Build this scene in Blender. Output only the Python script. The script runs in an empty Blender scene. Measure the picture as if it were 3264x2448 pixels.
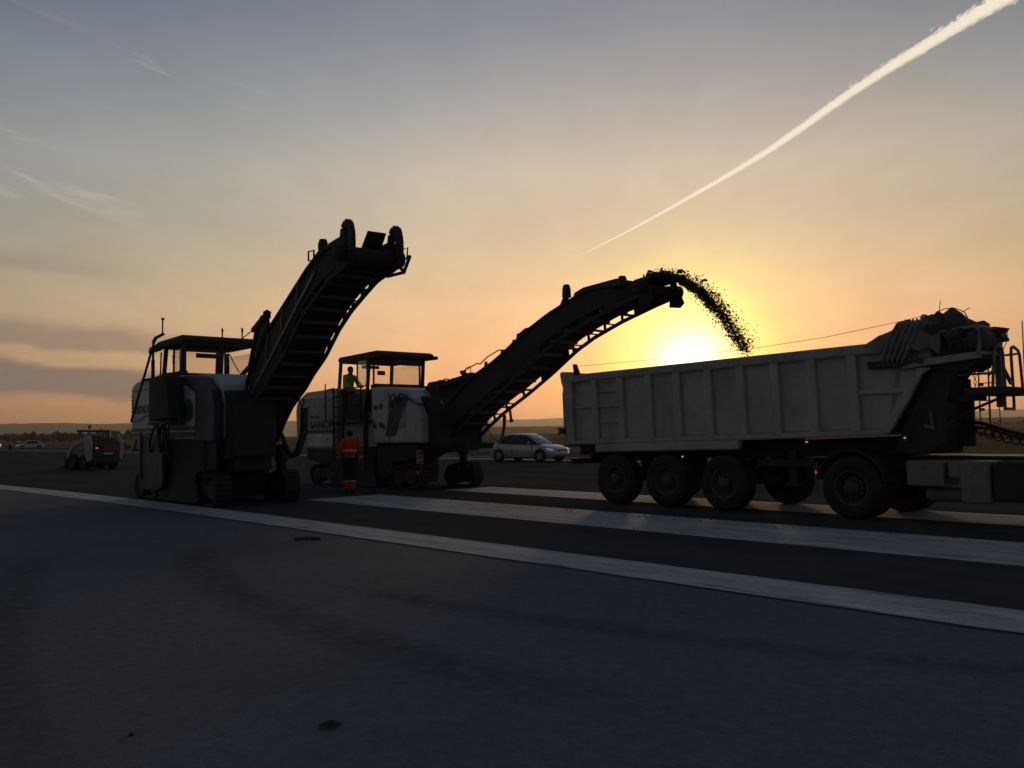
import bpy, bmesh, math, random
import numpy as np
from mathutils import Vector, Matrix, noise
R = math.radians
SC = bpy.context.scene
COL = SC.collection
random.seed(11)

# ------------------------------------------------------------------ camera
CAM_H = 1.55
PITCH = math.atan(154.0 / 2822.0)
ROLL = math.atan(0.016)
fw = Vector((0, math.cos(PITCH), math.sin(PITCH)))
up0 = Vector((0, -math.sin(PITCH), math.cos(PITCH)))
rt0 = Vector((1, 0, 0))
rt = rt0 * math.cos(ROLL) - up0 * math.sin(ROLL)
upv = rt0 * math.sin(ROLL) + up0 * math.cos(ROLL)
cd = bpy.data.cameras.new('camera')
cam = bpy.data.objects.new('camera', cd)
COL.objects.link(cam)
cam.matrix_world = Matrix(((rt.x, upv.x, -fw.x, 0), (rt.y, upv.y, -fw.y, 0), (rt.z, upv.z, -fw.z, CAM_H), (0, 0, 0, 1)))
cd.sensor_width = 36.0
cd.lens = 36.0 * 2822.0 / 3264.0
cd.clip_start = 0.05
cd.clip_end = 80000.0
SC.camera = cam

# ------------------------------------------------------------------ exposure
SC.view_settings.view_transform = 'Standard'
SC.view_settings.look = 'None'
SC.view_settings.exposure = 0.0
SC.view_settings.gamma = 1.0
SC.view_settings.use_curve_mapping = False
SC.cycles.use_denoising = True
SC.cycles.max_bounces = 6
SC.cycles.transparent_max_bounces = 24

# ------------------------------------------------------------------ sun and sky
SUN_EL, SUN_AZ = R(4.1), R(11.4)          # azimuth clockwise from straight ahead
SUN_DIR = Vector((math.sin(SUN_AZ) * math.cos(SUN_EL), math.cos(SUN_AZ) * math.cos(SUN_EL), math.sin(SUN_EL)))
ld = bpy.data.lights.new('sun', 'SUN')
ld.energy = 0.75
ld.angle = R(4.0)
ld.color = (1.0, 0.64, 0.34)
sun = bpy.data.objects.new('sun', ld)
COL.objects.link(sun)
sun.rotation_euler = (-SUN_DIR).to_track_quat('-Z', 'Y').to_euler()


def lin(c):
    return tuple((v / 255 / 12.92 if v / 255 <= 0.04045 else ((v / 255 + 0.055) / 1.055) ** 2.4) for v in c)


class NT:
    """small helper to write node trees"""
    def __init__(s, tree):
        s.t = tree
        s.t.nodes.clear()

    def n(s, typ, **kw):
        nd = s.t.nodes.new(typ)
        ins = kw.pop('ins', {})
        for k, v in kw.items():
            setattr(nd, k, v)
        for k, v in ins.items():
            s.put(nd.inputs[k], v)
        return nd

    def put(s, sock, v):
        if isinstance(v, bpy.types.NodeSocket):
            s.t.links.new(v, sock)
        else:
            if sock.type == 'RGBA' and hasattr(v, '__len__') and len(v) == 3:
                v = (*v, 1)
            sock.default_value = v

    def math(s, op, a, b=None, c=None, clamp=False):
        nd = s.n('ShaderNodeMath', operation=op, use_clamp=clamp)
        s.put(nd.inputs[0], a)
        if b is not None:
            s.put(nd.inputs[1], b)
        if c is not None:
            s.put(nd.inputs[2], c)
        return nd.outputs[0]

    def vmath(s, op, a, b=None, scale=None):
        nd = s.n('ShaderNodeVectorMath', operation=op)
        s.put(nd.inputs[0], a)
        if b is not None:
            s.put(nd.inputs[1], b)
        if scale is not None:
            s.put(nd.inputs['Scale'], scale)
        return nd.outputs['Value' if op in ('DOT_PRODUCT', 'LENGTH', 'DISTANCE') else 'Vector']

    def mix(s, f, a, b, blend='MIX'):
        nd = s.n('ShaderNodeMix', data_type='RGBA', blend_type=blend, clamp_factor=True)
        s.put(nd.inputs[0], f)
        s.put(nd.inputs[6], a)
        s.put(nd.inputs[7], b)
        return nd.outputs[2]

    def ramp(s, f, stops, interp='LINEAR'):
        nd = s.n('ShaderNodeValToRGB')
        cr = nd.color_ramp
        cr.interpolation = interp
        while len(cr.elements) < len(stops):
            cr.elements.new(0.5)
        for e, (p, c) in zip(cr.elements, stops):
            e.position = p
            e.color = (*c, 1) if hasattr(c, '__len__') else (c, c, c, 1)
        s.put(nd.inputs[0], f)
        return nd.outputs[0]

    def step(s, x, a, b):
        nd = s.n('ShaderNodeMapRange', interpolation_type='SMOOTHSTEP', clamp=True)
        s.put(nd.inputs[0], x)
        nd.inputs[1].default_value = a
        nd.inputs[2].default_value = b
        return nd.outputs[0]

    def noise(s, vec, scale, detail=4.0, rough=0.55, dist=0.0, dims='3D'):
        nd = s.n('ShaderNodeTexNoise', noise_dimensions=dims)
        s.put(nd.inputs['Vector'], vec)
        nd.inputs['Scale'].default_value = scale
        nd.inputs['Detail'].default_value = detail
        nd.inputs['Roughness'].default_value = rough
        nd.inputs['Distortion'].default_value = dist
        return nd.outputs[0]


world = bpy.data.worlds.new('World')
SC.world = world
world.use_nodes = True
w = NT(world.node_tree)
geo = w.n('ShaderNodeTexCoord').outputs['Generated']
dirv = w.vmath('NORMALIZE', geo)
sep = w.n('ShaderNodeSeparateXYZ', ins={0: dirv})
dx, dy, dz = sep.outputs
PI = math.pi
theta = w.math('MULTIPLY', w.math('ARCCOSINE', w.vmath('DOT_PRODUCT', dirv, tuple(SUN_DIR))), 180 / PI)
elev = w.math('MULTIPLY', w.math('ARCSINE', dz), 180 / PI)
azim = w.math('MULTIPLY', w.math('ARCTAN2', dx, dy), 180 / PI)
BASE = [(0, (.66, .285, .12)), (2, (.74, .345, .155)), (4, (.77, .43, .22)), (8, (.74, .50, .29)), (10, (.64, .485, .305)), (13, (.54, .455, .345)), (16.5, (.51, .458, .39)), (20, (.375, .37, .36)),
        (25, (.245, .26, .30)), (30, (.19, .21, .255)), (40, (.15, .17, .215)), (60, (.11, .13, .17)), (90, (.09, .11, .15))]
base = w.ramp(w.math('DIVIDE', elev, 90.0), [(e / 90.0, c) for e, c in BASE])
# the sky fades evenly away from the sun
DIM = [(0, (1.25, 1.13, 1.05)), (8, (1.25, 1.13, 1.05)), (12.6, (1.22, 1.1, 1.03)), (19, (1.12, 1.06, 1.0)), (24, (1, 1, 1)), (31, (.82, .87, .9)), (40, (.64, .71, .8)), (45, (.53, .61, .70)), (60, (.42, .49, .57)),
       (90, (.26, .305, .365)), (130, (.16, .19, .235)), (180, (.13, .155, .195))]
dim = w.vmath('SCALE', w.ramp(w.math('DIVIDE', theta, 180.0), [(t_ / 180, tuple(x / 1.4 for x in c)) for t_, c in DIM]), scale=1.4)
GLOW = [(0, (2.2, 1.9, 1.5)), (1.2, (1.6, 1.4, .95)), (2.2, (1.0, .92, .42)), (3.3, (.6, .6, .1)), (4.9, (.32, .36, .0)), (6, (.15, .17, 0)), (8, (.05, .06, 0)), (12, (0, 0, 0))]
glow = w.ramp(w.math('DIVIDE', theta, 40.0), [(t_ / 40, tuple(x / 3 for x in c)) for t_, c in GLOW], 'LINEAR')
glow = w.vmath('SCALE', glow, scale=3.0)
sky = w.vmath('MULTIPLY', base, dim)
sky = w.vmath('SCALE', sky, scale=w.math('SUBTRACT', 1.0, w.math('MULTIPLY', w.step(azim, 12.0, 34.0), 0.17)))
sky = w.vmath('ADD', sky, glow)
# thin high cloud: a flat layer seen in perspective
lay = w.n('ShaderNodeCombineXYZ', ins={0: w.math('DIVIDE', dx, w.math('ADD', dz, 0.12)), 1: w.math('MULTIPLY', w.math('DIVIDE', dy, w.math('ADD', dz, 0.12)), 0.45), 2: 0.0}).outputs[0]
cir = w.noise(lay, 1.5, 5.0, 0.6, 0.6)
cir2 = w.noise(lay, 4.5, 5.0, 0.6, 1.2)
cirrus = w.math('ADD', w.math('MULTIPLY', w.math('SUBTRACT', cir, 0.5), 0.3), w.math('MULTIPLY', w.math('SUBTRACT', cir2, 0.5), 0.14))
sky = w.vmath('SCALE', sky, scale=w.math('ADD', 1.0, cirrus))
# bright wisps high on the left
ws = w.n('ShaderNodeCombineXYZ', ins={0: w.math('MULTIPLY', w.math('ADD', azim, w.math('MULTIPLY', elev, 0.9)), 0.09), 1: w.math('MULTIPLY', w.math('ADD', elev, w.math('MULTIPLY', azim, 0.28)), 0.42), 2: 3.0}).outputs[0]
wn = w.noise(ws, 1.6, 6.0, 0.62, 0.9)
wmask = w.math('MULTIPLY', w.step(wn, 0.54, 0.74), w.math('MULTIPLY', w.step(azim, -12.0, -25.0), w.math('MULTIPLY', w.step(elev, 11.5, 14.5), w.step(elev, 25.0, 19.0))))
sky = w.mix(w.math('MULTIPLY', wmask, 0.5), sky, lin((196, 186, 176)))
# grey stratus bars low on the left
def bar(lo0, lo1, hi0, hi1, a0, a1, seed, strength, col):
    global sky
    bn = w.noise(w.n('ShaderNodeCombineXYZ', ins={0: w.math('MULTIPLY', azim, 0.16), 1: w.math('MULTIPLY', elev, 0.5), 2: seed}).outputs[0], 1.0, 4.0, 0.55, 0.4)
    e2 = w.math('ADD', elev, w.math('MULTIPLY', w.math('SUBTRACT', bn, 0.5), 1.5))
    e2 = w.math('ADD', e2, w.math('MULTIPLY', w.math('ADD', azim, 26.0), 0.055))
    m = w.math('MULTIPLY', w.step(e2, lo0, lo1), w.math('MULTIPLY', w.step(e2, hi1, hi0), w.step(azim, a1, a0)))
    m = w.math('MULTIPLY', m, w.step(dy, 0.0, 0.25))
    sky = w.mix(w.math('MULTIPLY', m, strength), sky, col)
bar(2.05, 2.7, 3.9, 4.5, -22, -12, 1.0, 0.85, lin((116, 106, 101)))
bar(5.15, 5.6, 6.0, 7.0, -25, -14, 5.0, 0.62, lin((128, 112, 104)))
bar(9.2, 9.7, 9.9, 10.6, -29, -21, 9.0, 0.4, lin((140, 126, 118)))
below = w.step(elev, -0.5, -3.0)
sky = w.mix(below, sky, (0.03, 0.027, 0.025))
nish = w.n('ShaderNodeTexSky', sky_type='NISHITA', sun_disc=False)
nish.sun_elevation = SUN_EL
nish.sun_rotation = SUN_AZ
nish.air_density = 1.0
nish.dust_density = 2.0
bg1 = w.n('ShaderNodeBackground', ins={'Color': sky, 'Strength': 1.0})
bg2 = w.n('ShaderNodeBackground', ins={'Color': nish.outputs[0], 'Strength': 0.004})
add = w.n('ShaderNodeAddShader', ins={0: bg1.outputs[0], 1: bg2.outputs[0]})
wout = w.n('ShaderNodeOutputWorld', ins={'Surface': add.outputs[0]})
world.cycles.sampling_method = 'MANUAL'
world.cycles.sample_map_resolution = 1024

# ------------------------------------------------------------------ frames
# the runway runs to the far left; local x = towards the near right along it, local y = across it, away from the camera
RW = R(41.9)
HD = Vector((math.sin(RW), -math.cos(RW), 0))
NN = Vector((math.cos(RW), math.sin(RW), 0))
RWZ = math.atan2(HD.y, HD.x)


def rw(a, p, z=0.0):
    """a metres up the runway, p metres across it"""
    return -HD * a + NN * p + Vector((0, 0, z))
# ------------------------------------------------------------------ mesh helpers
class MB:
    def __init__(s):
        s.v, s.f = [], []

    def add(s, v, f):
        o = len(s.v)
        s.v += [tuple(p) for p in v]
        s.f += [tuple(i + o for i in q) for q in f]
        return s

    def box(s, x0, x1, y0, y1, z0, z1):
        v = [(x, y, z) for x in (x0, x1) for y in (y0, y1) for z in (z0, z1)]
        return s.add(v, [(0, 1, 3, 2), (4, 6, 7, 5), (0, 4, 5, 1), (2, 3, 7, 6), (0, 2, 6, 4), (1, 5, 7, 3)])

    def beam(s, p, q, wd, ht=None, upd=(0, 0, 1)):
        p, q = Vector(p), Vector(q)
        ht = wd if ht is None else ht
        d = (q - p).normalized()
        u = Vector(upd)
        if abs(d.dot(u)) > 0.98:
            u = Vector((0, 1, 0)) if abs(d.y) < 0.9 else Vector((1, 0, 0))
        sd = d.cross(u).normalized()
        u = sd.cross(d).normalized()
        v = [c + sd * a * wd / 2 + u * b * ht / 2 for c in (p, q) for a, b in ((-1, -1), (1, -1), (1, 1), (-1, 1))]
        return s.add(v, [(3, 2, 1, 0), (4, 5, 6, 7), (0, 1, 5, 4), (1, 2, 6, 5), (2, 3, 7, 6), (3, 0, 4, 7)])

    def tube(s, pts, r, n=8, cap=True):
        pts = [Vector(p) for p in pts]
        rs = r if hasattr(r, '__len__') else [r] * len(pts)
        rings = []
        prev = None
        for i, p in enumerate(pts):
            d = (pts[min(i + 1, len(pts) - 1)] - pts[max(i - 1, 0)]).normalized()
            if prev is None:
                u = Vector((0, 0, 1)) if abs(d.z) < 0.9 else Vector((1, 0, 0))
            else:
                u = prev
            sd = d.cross(u).normalized()
            u = sd.cross(d).normalized()
            prev = u
            rings.append([p + (sd * math.cos(2 * PI * k / n) + u * math.sin(2 * PI * k / n)) * rs[i] for k in range(n)])
        v = [p for rg in rings for p in rg]
        f = []
        for i in range(len(pts) - 1):
            for k in range(n):
                a, b = i * n + k, i * n + (k + 1) % n
                f.append((a, b, b + n, a + n))
        if cap:
            f.append(tuple(range(n - 1, -1, -1)))
            f.append(tuple((len(pts) - 1) * n + k for k in range(n)))
        return s.add(v, f)

    def prism(s, prof, y0, y1):
        n = len(prof)
        v = [(x, y0, z) for x, z in prof] + [(x, y1, z) for x, z in prof]
        f = [tuple(range(n)), tuple(range(2 * n - 1, n - 1, -1))]
        f += [(i, i + n, (i + 1) % n + n, (i + 1) % n) for i in range(n)]
        return s.add(v, f)

    def lathe(s, prof, c=(0, 0, 0), axis='y', n=32, close=False):
        """prof: (radius, along)"""
        c = Vector(c)
        v, f = [], []
        m = len(prof)
        for k in range(n):
            a = 2 * PI * k / n
            for r, t in prof:
                if axis == 'y':
                    v.append(c + Vector((r * math.cos(a), t, r * math.sin(a))))
                elif axis == 'z':
                    v.append(c + Vector((r * math.cos(a), r * math.sin(a), t)))
                else:
                    v.append(c + Vector((t, r * math.cos(a), r * math.sin(a))))
        for k in range(n):
            for i in range(m - 1 + (1 if close else 0)):
                a, b = k * m + i, k * m + (i + 1) % m
                c2, d = ((k + 1) % n) * m + (i + 1) % m, ((k + 1) % n) * m + i
                f.append((a, b, c2, d))
        return s.add(v, f)

    def strip(s, low, high, y0, y1):
        """plate between two equally long xz polylines"""
        n = len(low)
        v = []
        for y in (y0, y1):
            v += [(x, y, z) for x, z in low] + [(x, y, z) for x, z in high]
        f = []
        for i in range(n - 1):
            f += [(i, i + 1, n + i + 1, n + i), (2 * n + i, 3 * n + i, 3 * n + i + 1, 2 * n + i + 1),
                  (i, 2 * n + i, 2 * n + i + 1, i + 1), (n + i, n + i + 1, 3 * n + i + 1, 3 * n + i)]
        f += [(0, n, 3 * n, 2 * n), (n - 1, 3 * n - 1, 4 * n - 1, 2 * n - 1)]
        return s.add(v, f)

    def blob(s, c, r, seed=0, amp=0.25, sub=1, freq=1.5):
        bm = bmesh.new()
        bmesh.ops.create_icosphere(bm, subdivisions=sub, radius=1.0)
        r = Vector(r) if hasattr(r, '__len__') else Vector((r, r, r))
        c = Vector(c)
        vs = []
        for q in bm.verts:
            k = 1 + amp * noise.noise(q.co * freq + Vector((seed * 1.7, seed * 3.1, seed)))
            vs.append(c + Vector((q.co.x * r.x, q.co.y * r.y, q.co.z * r.z)) * k)
        fs = [tuple(x.index for x in fc.verts) for fc in bm.faces]
        bm.free()
        return s.add(vs, fs)

    def build(s, name, m, parent=None, smooth=False, bevel=0.0, loc=None, rz=None):
        me = bpy.data.meshes.new(name)
        me.from_pydata(s.v, [], s.f)
        bm = bmesh.new()
        bm.from_mesh(me)
        bmesh.ops.recalc_face_normals(bm, faces=bm.faces)
        bm.to_mesh(me)
        bm.free()
        me.materials.append(m)
        o = bpy.data.objects.new(name, me)
        COL.objects.link(o)
        if parent is not None:
            o.parent = parent
        if loc is not None:
            o.location = loc
        if rz is not None:
            o.rotation_euler.z = rz
        if smooth:
            me.polygons.foreach_set('use_smooth', [True] * len(me.polygons))
            try:
                me.set_sharp_from_angle(angle=R(38))
            except Exception:
                pass
        if bevel:
            b = o.modifiers.new('soft_edge', 'BEVEL')
            b.width = bevel
            b.segments = 2
            b.limit_method = 'ANGLE'
            b.angle_limit = R(35)
        return o


def tag(o, label=None, cat=None, group=None, kind=None):
    for k, v in (('label', label), ('category', cat), ('group', group), ('kind', kind)):
        if v:
            o[k] = v
    return o


def thing(name, label, cat, loc=(0, 0, 0), rz=0.0, group=None):
    o = bpy.data.objects.new(name, None)
    o.empty_display_size = 0.3
    COL.objects.link(o)
    o.location = loc
    o.rotation_euler = (0, 0, rz)
    return tag(o, label, cat, group)


def lettering(txt, size, m, parent, loc, rot, name='lettering', xs=1.0, bold=0.0):
    cu = bpy.data.curves.new(name, 'FONT')
    cu.body = txt
    cu.size = size
    cu.extrude = 0.002
    cu.offset = bold
    cu.align_x = 'LEFT'
    o = bpy.data.objects.new(name, cu)
    COL.objects.link(o)
    dg = bpy.context.evaluated_depsgraph_get()
    me = bpy.data.meshes.new_from_object(o.evaluated_get(dg))
    bpy.data.objects.remove(o)
    me.materials.clear()
    me.materials.append(m)
    o = bpy.data.objects.new(name, me)
    COL.objects.link(o)
    o.parent = parent
    o.location = loc
    o.rotation_euler = rot
    o.scale = (xs, 1, 1)
    return o


# ------------------------------------------------------------------ materials
def paint(name, col, rough=0.5, metal=0.0, var=0.18, scale=3.0, dirt=None, dirt_amt=0.5, bump=0.0, bscale=40.0, spec=0.5):
    m = bpy.data.materials.new(name)
    m.use_nodes = True
    t = NT(m.node_tree)
    co = t.n('ShaderNodeTexCoord').outputs['Object']
    n1 = t.noise(co, scale, 6.0, 0.6)
    n2 = t.noise(co, scale * 7.3, 4.0, 0.6)
    f = t.math('ADD', t.math('MULTIPLY', n1, 0.65), t.math('MULTIPLY', n2, 0.35))
    c = t.mix(t.step(f, 0.3, 0.7), tuple(x * (1 - var) for x in col), tuple(min(1, x * (1 + var)) for x in col))
    if dirt:
        mp = t.n('ShaderNodeMapping', ins={'Vector': co, 'Scale': (1.0, 1.0, 0.35)}).outputs[0]
        n3 = t.noise(mp, scale * 1.9, 8.0, 0.68, 0.4)
        c = t.mix(t.math('MULTIPLY', t.step(n3, 0.46, 0.72), dirt_amt), c, dirt)
    p = t.n('ShaderNodeBsdfPrincipled', ins={'Base Color': c, 'Metallic': metal, 'Specular IOR Level': spec})
    t.put(p.inputs['Roughness'], t.math('ADD', rough - 0.08, t.math('MULTIPLY', n2, 0.16)))
    if bump:
        b = t.n('ShaderNodeBump', ins={'Height': t.noise(co, bscale, 5.0, 0.6), 'Strength': bump, 'Distance': 0.01})
        t.put(p.inputs['Normal'], b.outputs[0])
    t.n('ShaderNodeOutputMaterial', ins={0: p.outputs[0]})
    return m


def lamp_mat(name, col, strength):
    m = bpy.data.materials.new(name)
    m.use_nodes = True
    t = NT(m.node_tree)
    p = t.n('ShaderNodeBsdfPrincipled', ins={'Base Color': col, 'Roughness': 0.2, 'Emission Color': col, 'Emission Strength': strength})
    t.n('ShaderNodeOutputMaterial', ins={0: p.outputs[0]})
    return m


def glass_mat(name, tint=(0.6, 0.62, 0.64), alpha=0.25, dust=(0.35, 0.3, 0.26)):
    """thin pane: mostly see-through, a little dust and gloss"""
    m = bpy.data.materials.new(name)
    m.use_nodes = True
    t = NT(m.node_tree)
    co = t.n('ShaderNodeTexCoord').outputs['Object']
    tr = t.n('ShaderNodeBsdfTransparent', ins={'Color': tint})
    gl = t.n('ShaderNodeBsdfGlossy', ins={'Color': (0.9, 0.9, 0.9), 'Roughness': 0.05})
    df = t.n('ShaderNodeBsdfDiffuse', ins={'Color': dust})
    fr = t.n('ShaderNodeFresnel', ins={0: 1.45})
    s1 = t.n('ShaderNodeMixShader', ins={0: t.math('MULTIPLY', fr.outputs[0], 0.4), 1: tr.outputs[0], 2: gl.outputs[0]})
    s2 = t.n('ShaderNodeMixShader', ins={0: t.math('MULTIPLY', t.noise(co, 2.5, 5.0, 0.6), alpha), 1: s1.outputs[0], 2: df.outputs[0]})
    t.n('ShaderNodeOutputMaterial', ins={0: s2.outputs[0]})
    return m


M = {}
M['black'] = paint('black_steel', (0.07, 0.068, 0.066), 0.75, spec=0.2, dirt=(0.09, 0.082, 0.075), dirt_amt=0.4)
M['dark'] = paint('dark_machine_paint', (0.068, 0.067, 0.066), 0.75, spec=0.2, dirt=(0.095, 0.085, 0.075), dirt_amt=0.5)
M['steel'] = paint('worn_steel', (0.2, 0.19, 0.18), 0.5, metal=0.4, dirt=(0.12, 0.1, 0.08), dirt_amt=0.5)
M['white'] = paint('white_machine_paint', (0.6, 0.61, 0.62), 0.5, dirt=(0.32, 0.29, 0.25), dirt_amt=0.45, scale=1.4)
M['white2'] = paint('grey_white_machine_paint', (0.42, 0.42, 0.41), 0.55, dirt=(0.25, 0.23, 0.2), dirt_amt=0.5, scale=1.4)
M['blue'] = paint('dark_blue_machine_paint', (0.022, 0.034, 0.07), 0.5, dirt=(0.1, 0.1, 0.1), dirt_amt=0.4, scale=1.5)
M['green'] = paint('dark_green_decal', (0.05, 0.13, 0.085), 0.5, dirt=(0.1, 0.1, 0.09), dirt_amt=0.3)
M['decal'] = paint('black_decal', (0.045, 0.045, 0.048), 0.55)
M['rubber'] = paint('rubber', (0.055, 0.054, 0.053), 0.88, spec=0.15, dirt=(0.085, 0.078, 0.07), dirt_amt=0.55, bump=0.3)
M['belt'] = paint('rubber_belt', (0.05, 0.05, 0.05), 0.9, spec=0.15)
M['trailer'] = paint('grey_trailer_paint', (0.52, 0.52, 0.49), 0.6, dirt=(0.27, 0.25, 0.22), dirt_amt=0.5, scale=0.9, bump=0.05)
M['trailer_top'] = paint('grey_rail_paint', (0.42, 0.42, 0.4), 0.55, dirt=(0.24, 0.22, 0.19), dirt_amt=0.6, scale=1.2)
M['tarp'] = paint('grey_tarpaulin', (0.24, 0.25, 0.26), 0.8, dirt=(0.14, 0.13, 0.12), dirt_amt=0.6, scale=2.0, bump=0.4, bscale=18)
M['tarp_dark'] = paint('dark_tarpaulin', (0.1, 0.1, 0.1), 0.75, dirt=(0.17, 0.15, 0.13), dirt_amt=0.4, bump=0.5, bscale=14)
M['rim'] = paint('wheel_rim_paint', (0.1, 0.1, 0.1), 0.6, metal=0.1, dirt=(0.07, 0.065, 0.06), dirt_amt=0.6)
M['tool'] = paint('tractor_box_paint', (0.26, 0.26, 0.255), 0.5, dirt=(0.13, 0.12, 0.11), dirt_amt=0.6)
M['pane'] = glass_mat('dusty_glass', (0.98, 0.97, 0.96), 0.03)
M['rail'] = paint('grey_handrail_paint', (0.3, 0.3, 0.29), 0.55, dirt=(0.16, 0.14, 0.12), dirt_amt=0.5)
M['red'] = paint('red_paint', (0.4, 0.035, 0.03), 0.5, dirt=(0.15, 0.08, 0.06), dirt_amt=0.5)
M['whiteplate'] = paint('white_plate', (0.7, 0.68, 0.64), 0.5)
M['hose'] = paint('rubber_hose', (0.06, 0.06, 0.06), 0.6)
M['hose_brown'] = paint('brown_water_hose', (0.17, 0.08, 0.035), 0.6)
M['lamp_red'] = lamp_mat('red_marker_lamp', (0.9, 0.06, 0.03), 0.7)
M['lamp_white'] = lamp_mat('white_marker_lamp', (0.9, 0.7, 0.6), 0.5)
M['lamp_amber'] = lamp_mat('amber_marker_lamp', (0.9, 0.5, 0.25), 0.5)
# ------------------------------------------------------------------ ground
def ground_mat(name, c1, c2, scale, grain=0.25, gscale=90.0, rough=0.9, bump=0.3, stain=None, stain_amt=0.0, stain_scale=0.3, spec=0.2, stretch=None):
    m = bpy.data.materials.new(name)
    m.use_nodes = True
    t = NT(m.node_tree)
    co = t.n('ShaderNodeTexCoord').outputs['Object']
    st = co if stretch is None else t.n('ShaderNodeMapping', ins={'Vector': co, 'Scale': stretch}).outputs[0]
    big = t.noise(st, scale, 7.0, 0.62, 0.3)
    fine = t.noise(co, gscale, 3.0, 0.7)
    mid = t.noise(co, gscale * 0.17, 4.0, 0.65)
    c = t.mix(t.step(big, 0.32, 0.68), c1, c2)
    g = t.math('ADD', 1.0, t.math('MULTIPLY', t.math('SUBTRACT', t.math('ADD', t.math('MULTIPLY', fine, 0.6), t.math('MULTIPLY', mid, 0.4)), 0.5), grain * 4))
    c = t.vmath('SCALE', c, scale=g)
    if stain:
        sn = t.noise(st, stain_scale, 8.0, 0.7, 0.8)
        c = t.mix(t.math('MULTIPLY', t.step(sn, 0.5, 0.7), stain_amt), c, stain)
    p = t.n('ShaderNodeBsdfPrincipled', ins={'Base Color': c, 'Roughness': rough, 'Specular IOR Level': spec})
    if bump:
        b = t.n('ShaderNodeBump', ins={'Height': fine, 'Strength': bump, 'Distance': 0.006})
        t.put(p.inputs['Normal'], b.outputs[0])
    t.n('ShaderNodeOutputMaterial', ins={0: p.outputs[0]})
    return m


M['field'] = ground_mat('dry_grass_field', (0.16, 0.105, 0.06), (0.27, 0.19, 0.115), 0.03, 0.2, 3.0, 1.0, 0.0, (0.1, 0.075, 0.04), 0.7, 0.02, 0.0, (0.25, 1, 1))
M['runway'] = ground_mat('dark_runway_asphalt', (0.085, 0.083, 0.08), (0.115, 0.112, 0.108), 0.35, 0.3, 70.0, 0.95, 0.35, (0.06, 0.058, 0.056), 0.7, 0.5, 0.0, (0.25, 1.0, 1.0))
M['shoulder'] = ground_mat('pale_shoulder_asphalt', (0.162, 0.172, 0.184), (0.192, 0.203, 0.218), 0.22, 0.5, 60.0, 1.0, 0.6, (0.112, 0.115, 0.12), 0.35, 0.35, 0.02)
M['line'] = ground_mat('worn_white_paint', (0.5, 0.5, 0.5), (0.68, 0.68, 0.67), 1.6, 0.34, 22.0, 0.9, 0.5, (0.2, 0.195, 0.19), 0.85, 2.6, 0.05, (0.3, 1.8, 1))
M['joint'] = ground_mat('bitumen_joint', (0.03, 0.03, 0.03), (0.05, 0.05, 0.05), 2.0, 0.2, 60.0, 0.8, 0.2)


def sheet(name, m, outline, z, sub=None):
    mb = MB()
    mb.add([(x, y, z) for x, y in outline], [tuple(range(len(outline)))])
    return tag(mb.build(name, m), kind='structure')


def rsheet(name, m, pts, z):
    """outline given as (up the runway, across)"""
    o = sheet(name, m, [(-a, p) for a, p in pts], z)
    o.rotation_euler.z = RWZ
    return o


FAR = 9000.0
seg = 96
sheet('field', M['field'], [(FAR * math.cos(2 * PI * k / seg), FAR * math.sin(2 * PI * k / seg)) for k in range(seg)], -0.10)


def edge_p(a):
    """the runway edge bends gently"""
    d = max(0.0, a - 14.0)
    return -0.0016 * d * d if d < 40 else -0.0016 * 1600 - 0.128 * (d - 40)


ALONG = [-60, -40, -20, -10, 0, 5, 10, 14, 18, 22, 26, 30, 34, 38, 42, 46, 50, 54, 60, 80, 120, 200, 320]
rsheet('runway', M['runway'], [(a, 7.2 + edge_p(a)) for a in ALONG] + [(a, 47.0) for a in reversed(ALONG)], 0.0)
rsheet('shoulder', M['shoulder'], [(a, -22.0 + edge_p(a)) for a in ALONG] + [(a, 7.2 + edge_p(a)) for a in reversed(ALONG)], 0.0)


def line_strip(name, a0, a1, p0, p1, z=0.004, rag=0.012, curved=False, step=0.25, m='line'):
    """painted stripe with slightly uneven edges"""
    n = max(2, int((a1 - a0) / step))
    lo, hi = [], []
    for i in range(n + 1):
        a = a0 + (a1 - a0) * i / n
        c = edge_p(a) if curved else 0.0
        lo.append((-a, p0 + c + rag * noise.noise(Vector((a * 2.3, p0, 1))) * 2))
        hi.append((-a, p1 + c + rag * noise.noise(Vector((a * 2.3, p1, 5))) * 2))
    mb = MB()
    v = [(x, y, z) for x, y in lo] + [(x, y, z) for x, y in hi]
    mb.add(v, [(i, i + 1, n + 2 + i, n + 1 + i) for i in range(n)])
    o = mb.build(name, M[m])
    o.rotation_euler.z = RWZ
    return tag(o, kind='structure')


line_strip('runway_edge_stripe', -6, 120, 7.22, 8.1, 0.008, curved=True)
line_strip('edge_joint', -6, 120, 7.17, 7.235, 0.004, 0.02, curved=True, m='joint')
for k in range(2):
    line_strip('threshold_stripe', -12, 19.4, (10.65, 14.85)[k], (12.75, 16.5)[k], 0.004)
line_strip('far_edge_stripe', -40, 300, 33.7, 34.5, 0.004, step=2.0)
line_strip('far_edge_stripe', -40, 300, 37.2, 37.6, 0.004, step=2.0)

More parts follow.
